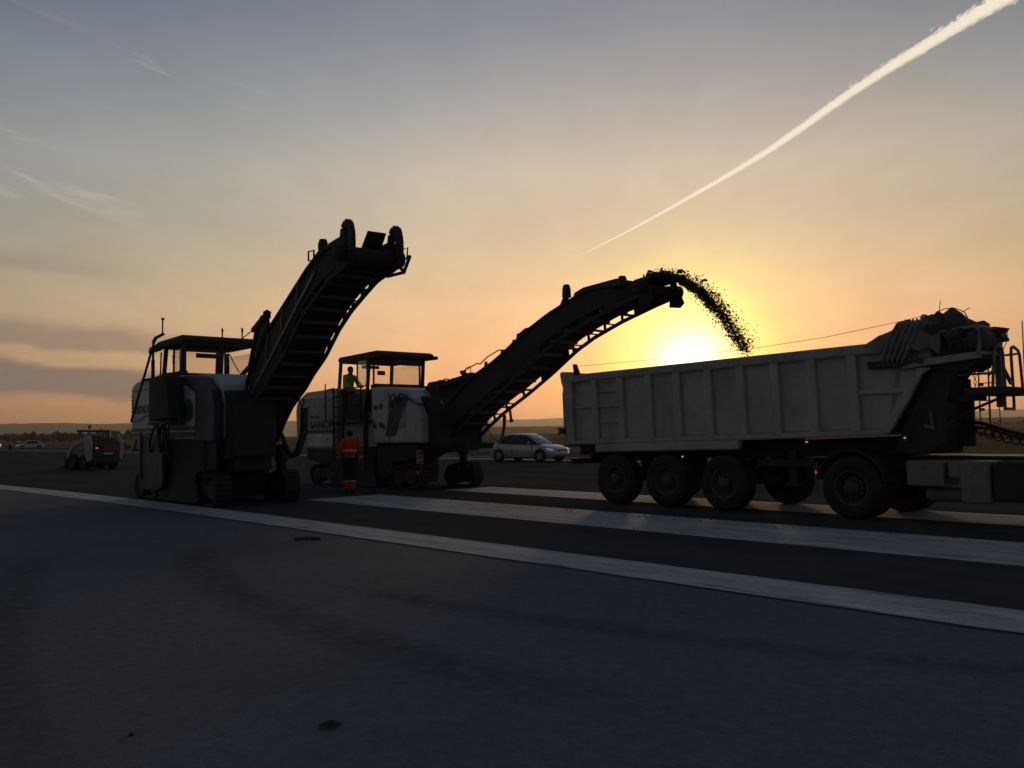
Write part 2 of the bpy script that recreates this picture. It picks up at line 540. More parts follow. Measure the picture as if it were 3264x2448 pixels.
# soft tyre sweeps and an oil spot on the pale shoulder
def fade_mat(name, col, amt):
    m = bpy.data.materials.new(name)
    m.use_nodes = True
    t = NT(m.node_tree)
    at = t.n('ShaderNodeAttribute', attribute_name='fade')
    co = t.n('ShaderNodeTexCoord').outputs['Object']
    f = t.math('MULTIPLY', at.outputs['Fac'], t.math('MULTIPLY', t.step(t.noise(co, 5.0, 6.0, 0.7), 0.25, 0.7), amt))
    d = t.n('ShaderNodeBsdfDiffuse', ins={'Color': col})
    tr = t.n('ShaderNodeBsdfTransparent')
    t.n('ShaderNodeOutputMaterial', ins={0: t.n('ShaderNodeMixShader', ins={0: f, 1: tr.outputs[0], 2: d.outputs[0]}).outputs[0]})
    return m


M['sweep'] = fade_mat('tyre_rubber_film', (0.1, 0.1, 0.104), 0.3)
M['oil'] = fade_mat('oil_film', (0.05, 0.05, 0.052), 1.3)


def sweep(name, pts, wd, z, m='sweep', taper=True):
    n = len(pts)
    cross = 7
    v, fd = [], []
    for i, p in enumerate(pts):
        p = Vector((*p, z))
        d = Vector((*pts[min(i + 1, n - 1)], z)) - Vector((*pts[max(i - 1, 0)], z))
        sd = Vector((-d.y, d.x, 0)).normalized()
        for k in range(cross):
            u = k / (cross - 1) * 2 - 1
            v.append(p + sd * u * wd / 2)
            e = math.sin(PI * i / (n - 1)) if taper else 1
            fd.append(max(0.0, (1 - u * u)) * min(1, 2.2 * e))
    mb = MB()
    mb.add(v, [(i * cross + k, i * cross + k + 1, (i + 1) * cross + k + 1, (i + 1) * cross + k) for i in range(n - 1) for k in range(cross - 1)])
    o = mb.build(name, M[m])
    at = o.data.attributes.new('fade', 'FLOAT', 'POINT')
    at.data.foreach_set('value', fd)
    return tag(o, kind='structure')


def bez(p0, p1, p2, n=28):
    return [((1 - t) ** 2 * p0[0] + 2 * t * (1 - t) * p1[0] + t * t * p2[0], (1 - t) ** 2 * p0[1] + 2 * t * (1 - t) * p1[1] + t * t * p2[1]) for t in [i / n for i in range(n + 1)]]


sweep('tyre_mark', bez((-4.6, 13.0), (-3.2, 8.0), (1.2, 4.6)), 0.75, 0.004)
sweep('tyre_mark', bez((-6.4, 12.0), (-4.6, 7.6), (-2.0, 3.6)), 0.6, 0.006)
sweep('tyre_mark', bez((-9.0, 12.5), (-5.4, 8.0), (-3.3, 4.0)), 0.7, 0.008)
sweep('tyre_mark', bez((-2.0, 9.5), (0.6, 6.4), (5.2, 4.8)), 0.5, 0.010)
oil = MB()
oring, ofd = [(-1.0, 4.80, 0.012)], [1.0]
for k in range(28):
    a = 2 * PI * k / 28
    j = 1 + 0.22 * noise.noise(Vector((math.cos(a) * 1.5, math.sin(a) * 1.5, 2)))
    for q, fv in ((0.8, 0.95), (1.0, 0.0)):
        oring.append((-1.0 + 0.062 * j * q * math.cos(a), 4.80 + 0.085 * j * q * math.sin(a), 0.012))
        ofd.append(fv)
oil.add(oring, [(0, 1 + 2 * k, 1 + 2 * ((k + 1) % 28)) for k in range(28)] + [(1 + 2 * k, 2 + 2 * k, 2 + 2 * ((k + 1) % 28), 1 + 2 * ((k + 1) % 28)) for k in range(28)])
o = oil.build('oil_stain', M['oil'])
o.data.attributes.new('fade', 'FLOAT', 'POINT').data.foreach_set('value', ofd)
tag(o, kind='structure')

# ------------------------------------------------------------------ hills and tree belts
M['hill'] = ground_mat('scrub_hill', (0.07, 0.06, 0.04), (0.14, 0.11, 0.075), 0.01, 0.15, 0.2, 1.0, 0.0, (0.04, 0.042, 0.025), 0.8, 0.006, 0.0)
M['scrub'] = paint('belt_foliage', (0.07, 0.075, 0.04), 0.9, var=0.5, scale=0.4, spec=0.1)


def ridge(name, dist, az0, az1, hfun, depth, n=160, rows=6):
    v = []
    for j in range(rows):
        t = j / (rows - 1)
        prof = math.sin(PI * min(1, t * 1.0)) ** 0.8 if t < 1 else 0.0
        for i in range(n + 1):
            az = R(az0 + (az1 - az0) * i / n)
            d = dist + depth * t
            h = hfun(math.degrees(az)) * prof * (1 + 0.05 * noise.noise(Vector((az * 120, j * 3.0, dist))))
            v.append((d * math.sin(az), d * math.cos(az), -0.2 + h))
    f = [(j * (n + 1) + i, j * (n + 1) + i + 1, (j + 1) * (n + 1) + i + 1, (j + 1) * (n + 1) + i) for j in range(rows - 1) for i in range(n)]
    mb = MB()
    mb.add(v, f)
    return tag(mb.build(name, M['hill'], smooth=True), kind='structure')


def nz(x, s, k=0.0):
    return noise.noise(Vector((x * s, k, 0.3)))


def band(az, a, b, soft):
    return max(0.0, min(1, (az - a) / soft)) * max(0.0, min(1, (b - az) / soft))


ridge('hills', 5200, -62, 4, lambda az: (98 + 14 * nz(az, 0.12) + 5 * nz(az, 0.5)) * band(az, -62, 2, 16), 1800)
ridge('hills', 6400, -10, 66, lambda az: (116 + 20 * nz(az, 0.16, 4) + 8 * nz(az, 0.6, 2)) * band(az, -10, 66, 9), 1900)
ridge('hills', 1500, -9, 44, lambda az: (14.5 + 2.5 * nz(az, 0.25, 9) + 0.8 * nz(az, 1.5)) * band(az, -9, 44, 5), 700)


def tree_belt(name, dist, az0, az1, n, h0, h1, spread, seed):
    rnd = random.Random(seed)
    mb = MB()
    for i in range(n):
        az = R(rnd.uniform(az0, az1))
        d = dist + rnd.uniform(0, spread)
        x, y = d * math.sin(az), d * math.cos(az)
        h = rnd.uniform(h0, h1) * (0.75 + 0.5 * abs(nz(math.degrees(az), 0.9, seed)))
        for k in range(2):
            r = h * rnd.uniform(0.3, 0.5)
            mb.blob((x + rnd.uniform(-1, 1) * h * 0.4, y, h * (0.42 + 0.22 * k) - 0.1), (r * 1.3, r * 1.2, h * rnd.uniform(0.3, 0.4)), seed=i + k, amp=0.5, sub=1, freq=2.0)
    return tag(mb.build(name, M['scrub']), kind='stuff')


tree_belt('tree_belt', 560, -40, -16, 330, 3.5, 8.5, 380, 3)
tree_belt('tree_belt', 1560, -8, 14, 300, 6, 13, 420, 5)
tree_belt('tree_belt', 900, 20, 40, 220, 4, 8, 500, 8)

# ------------------------------------------------------------------ haze
HAZE = 0.0001
hz = MB()
hz.box(-9500, 9500, -9500, 9500, -1.3, 150)
haze = hz.build('haze', bpy.data.materials.new('haze_air'))
haze.data.materials[0].use_nodes = True
t = NT(haze.data.materials[0].node_tree)
pv = t.n('ShaderNodeVolumePrincipled', ins={'Color': (0.95, 0.86, 0.74), 'Density': HAZE, 'Anisotropy': 0.6})
t.n('ShaderNodeOutputMaterial', ins={'Volume': pv.outputs[0]})
tag(haze, kind='stuff')
# ------------------------------------------------------------------ milling machines
def resample(pts, n):
    pts = [Vector((p[0], p[1])) for p in pts]
    d = [0.0]
    for a, b in zip(pts, pts[1:]):
        d.append(d[-1] + (b - a).length)
    out = []
    for i in range(n):
        t = d[-1] * i / (n - 1)
        k = max(j for j in range(len(d)) if d[j] <= t + 1e-9)
        k = min(k, len(pts) - 2)
        u = (t - d[k]) / max(1e-9, d[k + 1] - d[k])
        out.append(pts[k].lerp(pts[k + 1], u))
    return out


def crawler(parent, x, y, z0=0.0, L=1.25, H=0.72, W=0.34, steer=0.0):
    """one crawler unit: belt with grouser pads, side frame, idler wheels"""
    ob = []
    cx, r = L / 2 - H / 2, H / 2
    prof = [(cx + r * math.cos(a), r + r * math.sin(a)) for a in [R(-90 + 180 * k / 10) for k in range(11)]]
    prof += [(-cx + r * math.cos(a), r * 0.86 + r * 0.86 * math.sin(a)) for a in [R(90 + 180 * k / 10) for k in range(11)]]
    inner = [(px * 0.9, r + (pz - r) * 0.82) for px, pz in prof]
    n = len(prof)
    mb = MB()
    v = []
    for yy in (-W / 2, W / 2):
        v += [(px, yy, pz) for px, pz in prof] + [(px, yy, pz) for px, pz in inner]
    f = []
    for i in range(n):
        j = (i + 1) % n
        f += [(i, j, 2 * n + j, 2 * n + i), (n + i, 3 * n + i, 3 * n + j, n + j), (i, n + i, n + j, j), (2 * n + i, 2 * n + j, 3 * n + j, 3 * n + i)]
    mb.add(v, f)
    belt = mb.build('crawler_track', M['rubber'], parent, loc=(x, y, z0), rz=steer)
    mb = MB()
    tot = 0
    ring = [Vector((px, 0, pz)) for px, pz in prof]
    for i in range(n):
        a, b = ring[i], ring[(i + 1) % n]
        steps = max(1, int((b - a).length / 0.13))
        for s_ in range(steps):
            p = a.lerp(b, (s_ + 0.5) / steps)
            d = (b - a).normalized()
            nrm = Vector((d.z, 0, -d.x))
            mb.beam(p - d * 0.035 + nrm * 0.012, p + d * 0.035 + nrm * 0.012, W * 1.06, 0.03, nrm)
    tag(mb.build('track_pads', M['black'], belt), kind='stuff')
    mb = MB()
    mb.prism([(-cx - 0.1, 0.22), (cx + 0.1, 0.22), (cx + 0.02, 0.5), (-cx - 0.02, 0.5)], -W * 0.42, W * 0.42)
    mb.build('track_frame', M['dark'], belt, bevel=0.015)
    for sx in (-1, 1):
        mb = MB()
        mb.lathe([(0.0, -W * 0.46), (r * 0.62, -W * 0.46), (r * 0.62, W * 0.46), (0.0, W * 0.46)], (sx * cx, 0, r * (1 if sx > 0 else 0.86)), n=18)
        mb.build('idler_wheel', M['black'], belt)
    mb = MB()
    mb.tube([(0, 0, 0.4), (0, 0, 1.3)], 0.12, 14)
    mb.tube([(0, 0, 0.95), (0, 0, 1.35)], 0.16, 14)
    mb.build('lifting_column', M['dark'], belt, smooth=True)
    return belt


def conveyor(parent, W, U, L, loc, rz, tfrac, solid, n=44, hoops=False, cover=None):
    """loading conveyor: side plates, open truss below, belt, pulleys, rollers"""
    U, L = resample(U, n), resample(L, n)
    T = [l.lerp(u, tfrac(i / (n - 1))) for i, (l, u) in enumerate(zip(L, U))]
    h = W / 2
    frame = MB()
    for sg in (-1, 1):
        y0, y1 = sorted((sg * h, sg * (h - 0.05)))
        frame.strip([tuple(p) for p in T], [tuple(p) for p in U], y0, y1)
    fr = frame.build('conveyor_frame', M['dark'], parent, loc=loc, rz=rz)
    # lips along the plate edges
    for sg in (-1, 1):
        mb = MB()
        for i in range(n - 1):
            mb.beam((U[i].x, sg * (h + 0.012), U[i].y), (U[i + 1].x, sg * (h + 0.012), U[i + 1].y), 0.07, 0.05)
        mb.build('top_rail', M['dark'], fr)
        mb = MB()
        for i in range(n - 1):
            mb.beam((L[i].x, sg * (h - 0.03), L[i].y), (L[i + 1].x, sg * (h - 0.03), L[i + 1].y), 0.06, 0.075)
        mb.build('bottom_chord', M['dark'], fr)
        # truss posts and diagonals between the plate and the bottom chord
        k = 1
        rnd = random.Random(3 + sg)
        while k < n - 3:
            a = k / (n - 1)
            if not solid(a):
                mb = MB()
                mb.beam((L[k].x, sg * (h - 0.03), L[k].y), (T[k].x, sg * (h - 0.03), T[k].y), 0.05, 0.05)
                mb.build('truss_post', M['dark'], fr)
                if k + 2 < n:
                    mb = MB()
                    mb.beam((T[k].x, sg * (h - 0.03), T[k].y), (L[k + 2].x, sg * (h - 0.03), L[k + 2].y), 0.035, 0.035)
                    mb.build('truss_diagonal', M['dark'], fr)
            k += rnd.choice((3, 4, 4))
        # gusset plates where the truss is closed
        run = []
        for i in range(n):
            if solid(i / (n - 1)):
                run.append(i)
            if (not solid(i / (n - 1)) or i == n - 1) and run:
                if len(run) > 1:
                    y0, y1 = sorted((sg * (h - 0.012), sg * (h - 0.04)))
                    mb = MB()
                    mb.strip([tuple(L[j]) for j in run], [tuple(T[j]) for j in run], y0, y1)
                    mb.build('gusset_plate', M['dark'], fr)
                run = []
    # cross members
    for k in range(2, n - 1, 5):
        mb = MB()
        mb.beam((L[k].x, -h + 0.05, L[k].y), (L[k].x, h - 0.05, L[k].y), 0.05, 0.05)
        mb.build('cross_member', M['belt'], fr)
    # belt: carrying run and return run
    mb = MB()
    up_ = [u.lerp(t_, 0.22) for u, t_ in zip(U, T)]
    lo_ = [t_.lerp(u, 0.02) for u, t_ in zip(U, T)]
    bw = h - 0.08
    loop = up_[1:-1] + [(up_[-1] + lo_[-1]) / 2 + Vector((0.13, 0))] + lo_[-2:0:-1]
    v, f = [], []
    m = len(loop)
    for i, p in enumerate(loop):
        d = (loop[(i + 1) % m] - loop[i - 1]).normalized()
        nn = Vector((-d.y, d.x)) * 0.012
        for q, yy in ((p + nn, -bw), (p + nn, bw), (p - nn, bw), (p - nn, -bw)):
            v.append((q.x, yy, q.y))
    for i in range(m):
        j = (i + 1) % m
        for k in range(4):
            f.append((4 * i + k, 4 * i + (k + 1) % 4, 4 * j + (k + 1) % 4, 4 * j + k))
    mb.add(v, f)
    mb.build('belt', M['belt'], fr)
    # pulleys and rollers
    c = (up_[-1] + lo_[-1]) / 2
    # closed tray under the carrying belt
    mb = MB()
    mb.strip([tuple(p) for p in T[:-2]], [tuple(p.lerp(q, 0.12)) for p, q in zip(T[:-2], U[:-2])], -h + 0.06, h - 0.06)
    mb.build('belt_tray', M['belt'], fr)
    rr = max(0.08, (up_[-1] - lo_[-1]).length / 2)
    mb = MB()
    mb.lathe([(0, -bw - 0.02), (rr, -bw - 0.02), (rr, bw + 0.02), (0, bw + 0.02)], (c.x, 0, c.y), n=20)
    mb.build('head_pulley', M['black'], fr, smooth=True)
    for sg in (-1, 1):
        mb = MB()
        mb.lathe([(0, sg * (h - 0.02)), (0.15, sg * (h - 0.02)), (0.15, sg * (h + 0.2)), (0.11, sg * (h + 0.22)), (0, sg * (h + 0.22))], (c.x - 0.03, 0, c.y), n=18)
        mb.build('drive_motor', M['black'], fr, smooth=True)
    for k in range(3, n - 2, 3):
        p = lo_[k] - Vector((0, 0.05))
        mb = MB()
        mb.lathe([(0, -bw), (0.045, -bw), (0.045, bw), (0, bw)], (p.x, 0, p.y), n=10)
        mb.build('return_roller', M['steel'], fr)
    return fr, U, L, T


def tracked(parent, name, m, fn, **kw):
    mb = MB()
    fn(mb)
    return mb.build(name, m, parent, **kw)


def pane(parent, x0, x1, y0, y1, z0, z1, name='window_pane'):
    """a glass sheet standing in the xz or yz plane"""
    mb = MB()
    mb.box(min(x0, x1), max(x0, x1), min(y0, y1), max(y0, y1), z0, z1)
    return mb.build(name, M['pane'], parent)


def frame_rect(parent, axis, c, a0, a1, z0, z1, w=0.05, name='window_frame', m='black', r=0.0):
    mb = MB()
    P = (lambda a, z: (a, c, z)) if axis == 'x' else (lambda a, z: (c, a, z))
    mb.beam(P(a0, z0), P(a0, z1), w)
    mb.beam(P(a1, z0), P(a1, z1), w)
    mb.beam(P(a0 + w / 2, z0 + w / 2), P(a1 - w / 2, z0 + w / 2), w * 0.98)
    mb.beam(P(a0 + w / 2, z1 - w / 2), P(a1 - w / 2, z1 - w / 2), w * 0.98)
    return mb.build(name, M[m], parent)


# ---- the machine that is loading the lorry (farther, right) --------------------------------
m2 = thing('milling_machine', 'cold milling machine loading the grey tipper, conveyor throwing broken asphalt past the sun', 'milling machine', rw(22, 15.4), RWZ, 'cold milling machines')
for sx, sy in ((1.55, -0.98), (1.55, 0.98), (-2.9, -0.98), (-2.9, 0.98)):
    crawler(m2, sx, sy, L=1.45 if sx < 0 else 1.3, steer=R(3))
tracked(m2, 'chassis', M['dark'], lambda b: b.prism([(-3.9, 1.02), (-3.9, 1.35), (2.5, 1.4), (2.5, 1.05), (1.0, 0.98), (0.1, 0.62), (-2.0, 0.62), (-2.3, 1.0)], -0.8, 0.8), bevel=0.02)
tracked(m2, 'drum_housing', M['dark'], lambda b: b.prism([(-2.05, 0.08), (-2.05, 1.15), (0.05, 1.2), (0.15, 0.5), (0.05, 0.08)], -1.16, 1.16), bevel=0.03)
tracked(m2, 'side_plate', M['black'], lambda b: b.prism([(-2.15, 0.03), (-2.1, 0.55), (0.1, 0.62), (0.3, 0.08), (0.2, 0.03)], -1.22, -1.175))
# engine hood at the rear
hood = [(-4.5, 1.12), (-4.55, 2.35), (-4.5, 2.58), (-4.3, 2.76), (-3.8, 2.92), (-1.95, 2.97), (-1.95, 1.12)]
hd = tracked(m2, 'engine_hood', M['white2'], lambda b: b.prism(hood, -1.2, 1.2), bevel=0.06)
tracked(hd, 'hood_lid', M['white'], lambda b: b.prism([(-4.33, 2.70), (-3.8, 2.945), (-1.96, 2.995), (-1.96, 2.7)], -1.215, 1.215), bevel=0.03)
tracked(hd, 'louvre_stripe', M['decal'], lambda b: b.box(-3.78, -1.96, -1.212, -1.19, 1.62, 1.72))
tracked(hd, 'lower_panel', M['white'], lambda b: b.box(-3.7, -2.0, -1.218, -1.19, 1.2, 1.58), bevel=0.01)
for qx in (-3.55, -2.45):
    tracked(hd, 'latch', M['decal'], lambda b: b.lathe([(0, -1.235), (0.035, -1.235), (0.035, -1.21)], (qx, 0, 1.42), n=10))
for k in range(5):
    tracked(hd, 'rivet', M['decal'], lambda b: b.box(-3.6 + k * 0.28, -3.57 + k * 0.28, -1.21, -1.195, 2.46 - 0.03 * (k % 2), 2.5))
lettering('inem', 0.2, M['decal'], hd, (-3.6, -1.206, 2.08), (R(90), 0, 0), xs=1.5, bold=0.006)
lettering('SAMOF', 0.34, M['decal'], hd, (-3.62, -1.206, 1.77), (R(90), 0, 0), xs=1.35, bold=0.014)
# centre section with the steering position
tracked(m2, 'centre_body', M['white2'], lambda b: b.box(-1.95, 0.0, -1.02, 1.15, 1.12, 2.2), bevel=0.03)
tracked(m2, 'platform_floor', M['black'], lambda b: b.box(-2.3, 0.1, -1.25, 1.2, 1.9, 1.96))
tracked(m2, 'dashboard', M['black'], lambda b: b.prism([(-0.55, 1.96), (-0.75, 2.85), (-0.35, 2.95), (-0.1, 2.9), (-0.1, 1.96)], -0.9, 0.9), bevel=0.03)
tracked(m2, 'operator_seat', M['black'], lambda b: (b.box(-1.75, -1.3, 0.2, 0.75, 2.35, 2.5), b.box(-1.85, -1.7, 0.2, 0.75, 2.4, 3.1)), bevel=0.04)
# front hood
fb = [(0.0, 1.3), (0.0, 2.92), (0.35, 2.93), (1.75, 2.78), (2.1, 2.55), (2.45, 2.0), (2.45, 1.3)]
fh = tracked(m2, 'front_hood', M['white'], lambda b: b.prism(fb, -1.2, 1.2), bevel=0.05)
tracked(fh, 'hood_seam', M['decal'], lambda b: b.box(0.92, 0.95, -1.212, -1.19, 1.35, 2.7))
tracked(fh, 'service_door', M['white2'], lambda b: b.box(1.0, 1.75, -1.216, -1.19, 1.75, 2.5), bevel=0.02)
tracked(fh, 'door_handle', M['decal'], lambda b: b.box(1.08, 1.2, -1.24, -1.2, 2.1, 2.14))
for q in ((0.15, 2.25), (0.42, 2.28), (0.42, 1.75), (0.12, 1.72), (0.55, 1.7)):
    tracked(fh, 'warning_label', M['decal'], lambda b: b.box(q[0], q[0] + 0.16, -1.211, -1.19, q[1], q[1] + 0.15))
tracked(fh, 'dark_decal', M['blue'], lambda b: b.prism([(1.0, 2.45), (1.35, 2.62), (1.9, 2.55), (1.2, 1.5), (0.75, 1.5)], -1.222, -1.19))
tracked(m2, 'hose_loop', M['hose'], lambda b: (b.tube([(1.1, -1.24, 2.3), (1.12, -1.28, 2.62), (1.3, -1.3, 2.68), (1.42, -1.3, 2.55), (1.4, -1.25, 2.35)], 0.022),
                                               b.tube([(1.45, -1.25, 2.45), (1.6, -1.3, 2.66), (1.85, -1.3, 2.62), (2.15, -1.2, 2.4), (2.5, -1.0, 2.3)], 0.022)), smooth=True)
# front boot that carries the conveyor
tracked(m2, 'conveyor_mount', M['dark'], lambda b: b.prism([(1.9, 1.1), (1.75, 1.9), (2.1, 2.6), (2.6, 2.5), (2.9, 2.1), (2.9, 1.15)], -0.95, 0.6), bevel=0.04)
tracked(m2, 'mount_tower', M['dark'], lambda b: b.prism([(1.62, 2.5), (1.64, 2.8), (1.86, 3.0), (2.38, 3.02), (2.4, 2.4)], -0.5, 0.2), bevel=0.03)
for s in (-0.36, 0.36):
    tracked(m2, 'mount_post', M['dark'], lambda b: b.beam((2.3, s, 2.3), (2.3, s, 3.04), 0.16))
for s in (-0.5, -0.1):
    tracked(m2, 'support_link', M['black'], lambda b: b.beam((2.5, s, 2.9), (3.85, s, 3.1), 0.09, 0.12))
tracked(m2, 'hydraulic_hoses', M['hose'], lambda b: (b.tube([(1.8, 0, 2.98), (1.95, 0, 3.1), (2.15, 0, 3.08), (2.3, 0.05, 2.95)], 0.018),
                                                     b.tube([(2.0, 0.1, 2.98), (2.2, 0.1, 3.1), (2.45, 0.1, 3.06), (2.6, 0.1, 2.8), (2.9, 0.1, 2.55)], 0.02),
                                                     b.tube([(2.9, -0.2, 3.1), (2.75, -0.2, 2.8), (2.72, -0.2, 2.5)], 0.014)), smooth=True)
tracked(m2, 'reflector', M['whiteplate'], lambda b: b.lathe([(0, -0.68), (0.11, -0.68), (0.11, -0.66)], (2.62, 0, 2.35), n=16))
# canopy
cz = 3.78
tracked(m2, 'canopy_roof', M['black'], lambda b: b.prism([(-2.2, cz + 0.06), (-2.2, cz + 0.12), (-2.1, cz + 0.19), (-0.02, cz + 0.25), (0.12, cz + 0.2), (0.16, cz + 0.12), (0.1, cz + 0.03), (-2.0, cz - 0.02)], -1.0, 1.0), bevel=0.03)
tracked(m2, 'canopy_extension', M['black'], lambda b: b.box(-0.35, 0.05, 0.99, 1.22, cz + 0.06, cz + 0.16))
tracked(m2, 'canopy_light_bar', M['dark'], lambda b: b.box(-0.1, 0.1, -0.55, 0.55, cz - 0.16, cz - 0.005))
posts = [(-2.12, -0.93, -2.3, -0.97), (-0.5, -0.93, -0.68, -0.97), (-2.05, 0.93, -2.25, 0.97), (-0.12, 0.78, -0.2, 0.74)]
for (tx, ty, bx_, by_) in posts:
    tracked(m2, 'canopy_post', M['black'], lambda b: b.beam((tx, ty, cz + 0.06), (bx_, by_, 1.96), 0.1, 0.07))
frame_rect(m2, 'y', -0.32, -0.9, 0.78, 3.02, cz + 0.05, 0.045, 'windscreen_frame')
tracked(m2, 'windscreen', M['pane'], lambda b: b.box(-0.325, -0.315, -0.87, 0.75, 3.05, cz + 0.02))
frame_rect(m2, 'x', -0.95, -1.15, -0.6, 3.0, cz + 0.04, 0.035, 'side_window_frame')
tracked(m2, 'side_window', M['pane'], lambda b: b.box(-1.12, -0.63, -0.955, -0.945, 3.03, cz + 0.02))
frame_rect(m2, 'x', 0.95, -2.15, -0.35, 2.95, cz + 0.04, 0.035, 'side_window_frame')
tracked(m2, 'side_window', M['pane'], lambda b: b.box(-2.1, -0.4, 0.945, 0.955, 3.0, cz - 0.05))
tracked(m2, 'rear_screen', M['pane'], lambda b: b.box(-2.2, -2.19, -0.3, 0.9, 3.05, cz - 0.05))
tracked(m2, 'sun_blind', M['dark'], lambda b: b.box(-2.17, -2.14, -0.15, 0.5, cz - 0.12, cz - 0.02))
tracked(m2, 'window_sticker', M['decal'], lambda b: b.box(-0.312, -0.308, -0.78, -0.5, 3.32, 3.45))
tracked(m2, 'front_sill', M['black'], lambda b: b.box(-0.4, -0.22, -0.95, 0.95, 2.9, 3.03))
tracked(m2, 'tail_light_strip', M['red'], lambda b: b.box(-0.2, -0.12, -0.8, 0.85, 2.935, 2.98))
# boarding ladder and railing at the near side
def _ladder(b):
    for xx in (-1.85, -1.3):
        b.beam((xx, -1.36, 0.75), (xx, -1.36, 2.95), 0.05)
    for k in range(7):
        b.beam((-1.82, -1.36, 0.9 + 0.3 * k), (-1.33, -1.36, 0.9 + 0.3 * k), 0.045)
tracked(m2, 'ladder', M['black'], _ladder)
tracked(m2, 'handrail', M['black'], lambda b: b.tube([(-2.45, -1.3, 1.96), (-2.45, -1.3, 2.95), (-1.9, -1.32, 2.98)], 0.025), smooth=True)
tracked(m2, 'handrail', M['black'], lambda b: b.tube([(-1.25, -1.32, 1.96), (-1.25, -1.32, 2.95), (-0.4, -1.3, 2.95), (-0.4, -1.3, 1.96)], 0.025), smooth=True)
tracked(m2, 'knee_rail', M['black'], lambda b: b.tube([(-1.25, -1.32, 2.45), (-0.4, -1.3, 2.45)], 0.02), smooth=True)
tracked(m2, 'rail_tip', M['black'], lambda b: b.tube([(-2.45, -1.3, 2.95), (-2.45, -1.3, 3.15)], 0.02), smooth=True)
tracked(m2, 'tool_panel', M['black'], lambda b: b.box(-1.24, -0.45, -1.29, -1.2, 2.0, 2.75), bevel=0.02)
tracked(m2, 'side_cylinder', M['black'], lambda b: (b.tube([(-0.2, -1.28, 1.0), (-0.15, -1.28, 2.2)], 0.08, 10), b.tube([(-0.2, -1.28, 0.5), (-0.2, -1.28, 1.05)], 0.045, 8)), smooth=True)
tracked(m2, 'skirt_plate', M['black'], lambda b: b.prism([(0.2, 0.32), (0.2, 1.2), (2.25, 1.25), (2.2, 0.9), (1.0, 0.75), (0.8, 0.35)], -1.14, -1.1))
tracked(m2, 'rear_skirt', M['black'], lambda b: b.prism([(-3.9, 0.8), (-3.9, 1.15), (-2.0, 1.15), (-2.0, 0.3), (-2.4, 0.6)], -1.14, -1.1))
# red and white marker board beside the front crawler
bd = tracked(m2, 'marker_board', M['white2'], lambda b: b.box(2.3, 2.34, -1.25, -1.05, 0.74, 1.1))
for k in range(3):
    tracked(bd, 'red_band', M['red'], lambda b: b.prism([(2.342, 0.76 + 0.115 * k), (2.348, 0.76 + 0.115 * k), (2.348, 0.82 + 0.115 * k), (2.342, 0.82 + 0.115 * k)], -1.24, -1.06))
tracked(m2, 'red_lever', M['red'], lambda b: (b.beam((2.1, -1.0, 0.5), (2.2, -0.95, 0.95), 0.05), b.beam((1.95, -1.3, 0.42), (2.3, -1.2, 0.5), 0.1)))
# conveyor
U2 = [(2.35, 1.55), (2.55, 2.05), (3.24, 2.66), (3.87, 3.03), (4.71, 3.36), (5.12, 3.56), (5.81, 3.94), (6.14, 4.1), (6.79, 4.38), (7.79, 4.71), (8.19, 4.8), (9.08, 4.8), (9.75, 4.76)]
L2 = [(2.2, 1.18), (2.6, 1.25), (3.3, 1.72), (3.97, 2.1), (4.95, 2.57), (5.8, 3.02), (6.7, 3.55), (7.3, 3.82), (8.2, 4.12), (9.2, 4.38), (9.72, 4.5)]
cf, U, L, T = conveyor(m2, 1.08, U2, L2, (0, 0, 0), 0, lambda a: 0.27 if a > 0.45 else 0.22, lambda a: a < 0.1 or 0.42 < a < 0.6 or a > 0.86)
tracked(cf, 'belt_cover', M['dark'], lambda b: b.prism([(7.55, 4.62), (7.62, 4.8), (7.9, 4.89), (8.95, 4.96), (8.98, 4.78)], -0.5, 0.5), bevel=0.02)
for sy in (-0.5, 0.5):
    tracked(cf, 'work_lamp', M['black'], lambda b: (b.lathe([(0, 0.0), (0.11, 0.0), (0.1, 0.22), (0.07, 0.3), (0, 0.32)], (7.38, sy, 4.72), 'z', 14), b.beam((7.22, sy, 4.5), (7.4, sy, 4.78), 0.1)), smooth=True)
    tracked(cf, 'end_lug', M['black'], lambda b: b.lathe([(0, 0.0), (0.24, 0.0), (0.2, 0.08), (0.1, 0.12), (0.1, 0.19), (0.07, 0.24), (0, 0.25)], (9.12, sy, 4.74), 'z', 14), smooth=True)
tracked(cf, 'tip_deflector', M['dark'], lambda b: b.prism([(9.2, 4.74), (9.45, 4.86), (9.9, 4.9), (10.05, 4.85), (9.9, 4.83), (9.45, 4.78)], -0.46, 0.46))
for s in (-0.53, 0.53):
    tracked(cf, 'tip_bracket', M['dark'], lambda b: b.prism([(9.62, 4.3), (9.66, 4.86), (9.8, 4.86), (9.86, 4.68), (9.98, 4.62), (9.96, 4.48), (10.02, 4.36), (9.9, 4.26)], s - 0.02, s + 0.02))
for (xx, zz) in ((4.35, 3.28), (5.0, 3.52), (5.45, 3.76), (5.62, 3.9)):
    tracked(cf, 'hose_clip', M['hose'], lambda b: b.beam((xx, -0.5, zz - 0.1), (xx + 0.05, -0.5, zz + 0.12), 0.06))
tracked(cf, 'torn_flap', M['belt'], lambda b: b.prism([(5.9, 3.98), (5.62, 4.03), (5.55, 4.0), (5.85, 4.14), (6.1, 4.16)], -0.45, 0.2))
tracked(cf, 'control_cable', M['hose'], lambda b: (b.tube([(3.05, -0.3, 3.2), (3.5, -0.4, 3.28), (4.0, -0.5, 3.38), (4.2, -0.53, 3.36), (4.5, -0.54, 3.52), (4.95, -0.54, 3.66), (5.2, -0.54, 3.64)], 0.016),
                                                   b.tube([(2.9, 0, 3.2), (2.95, 0, 3.36), (3.12, 0, 3.38), (3.15, 0, 3.2)], 0.012)), smooth=True)
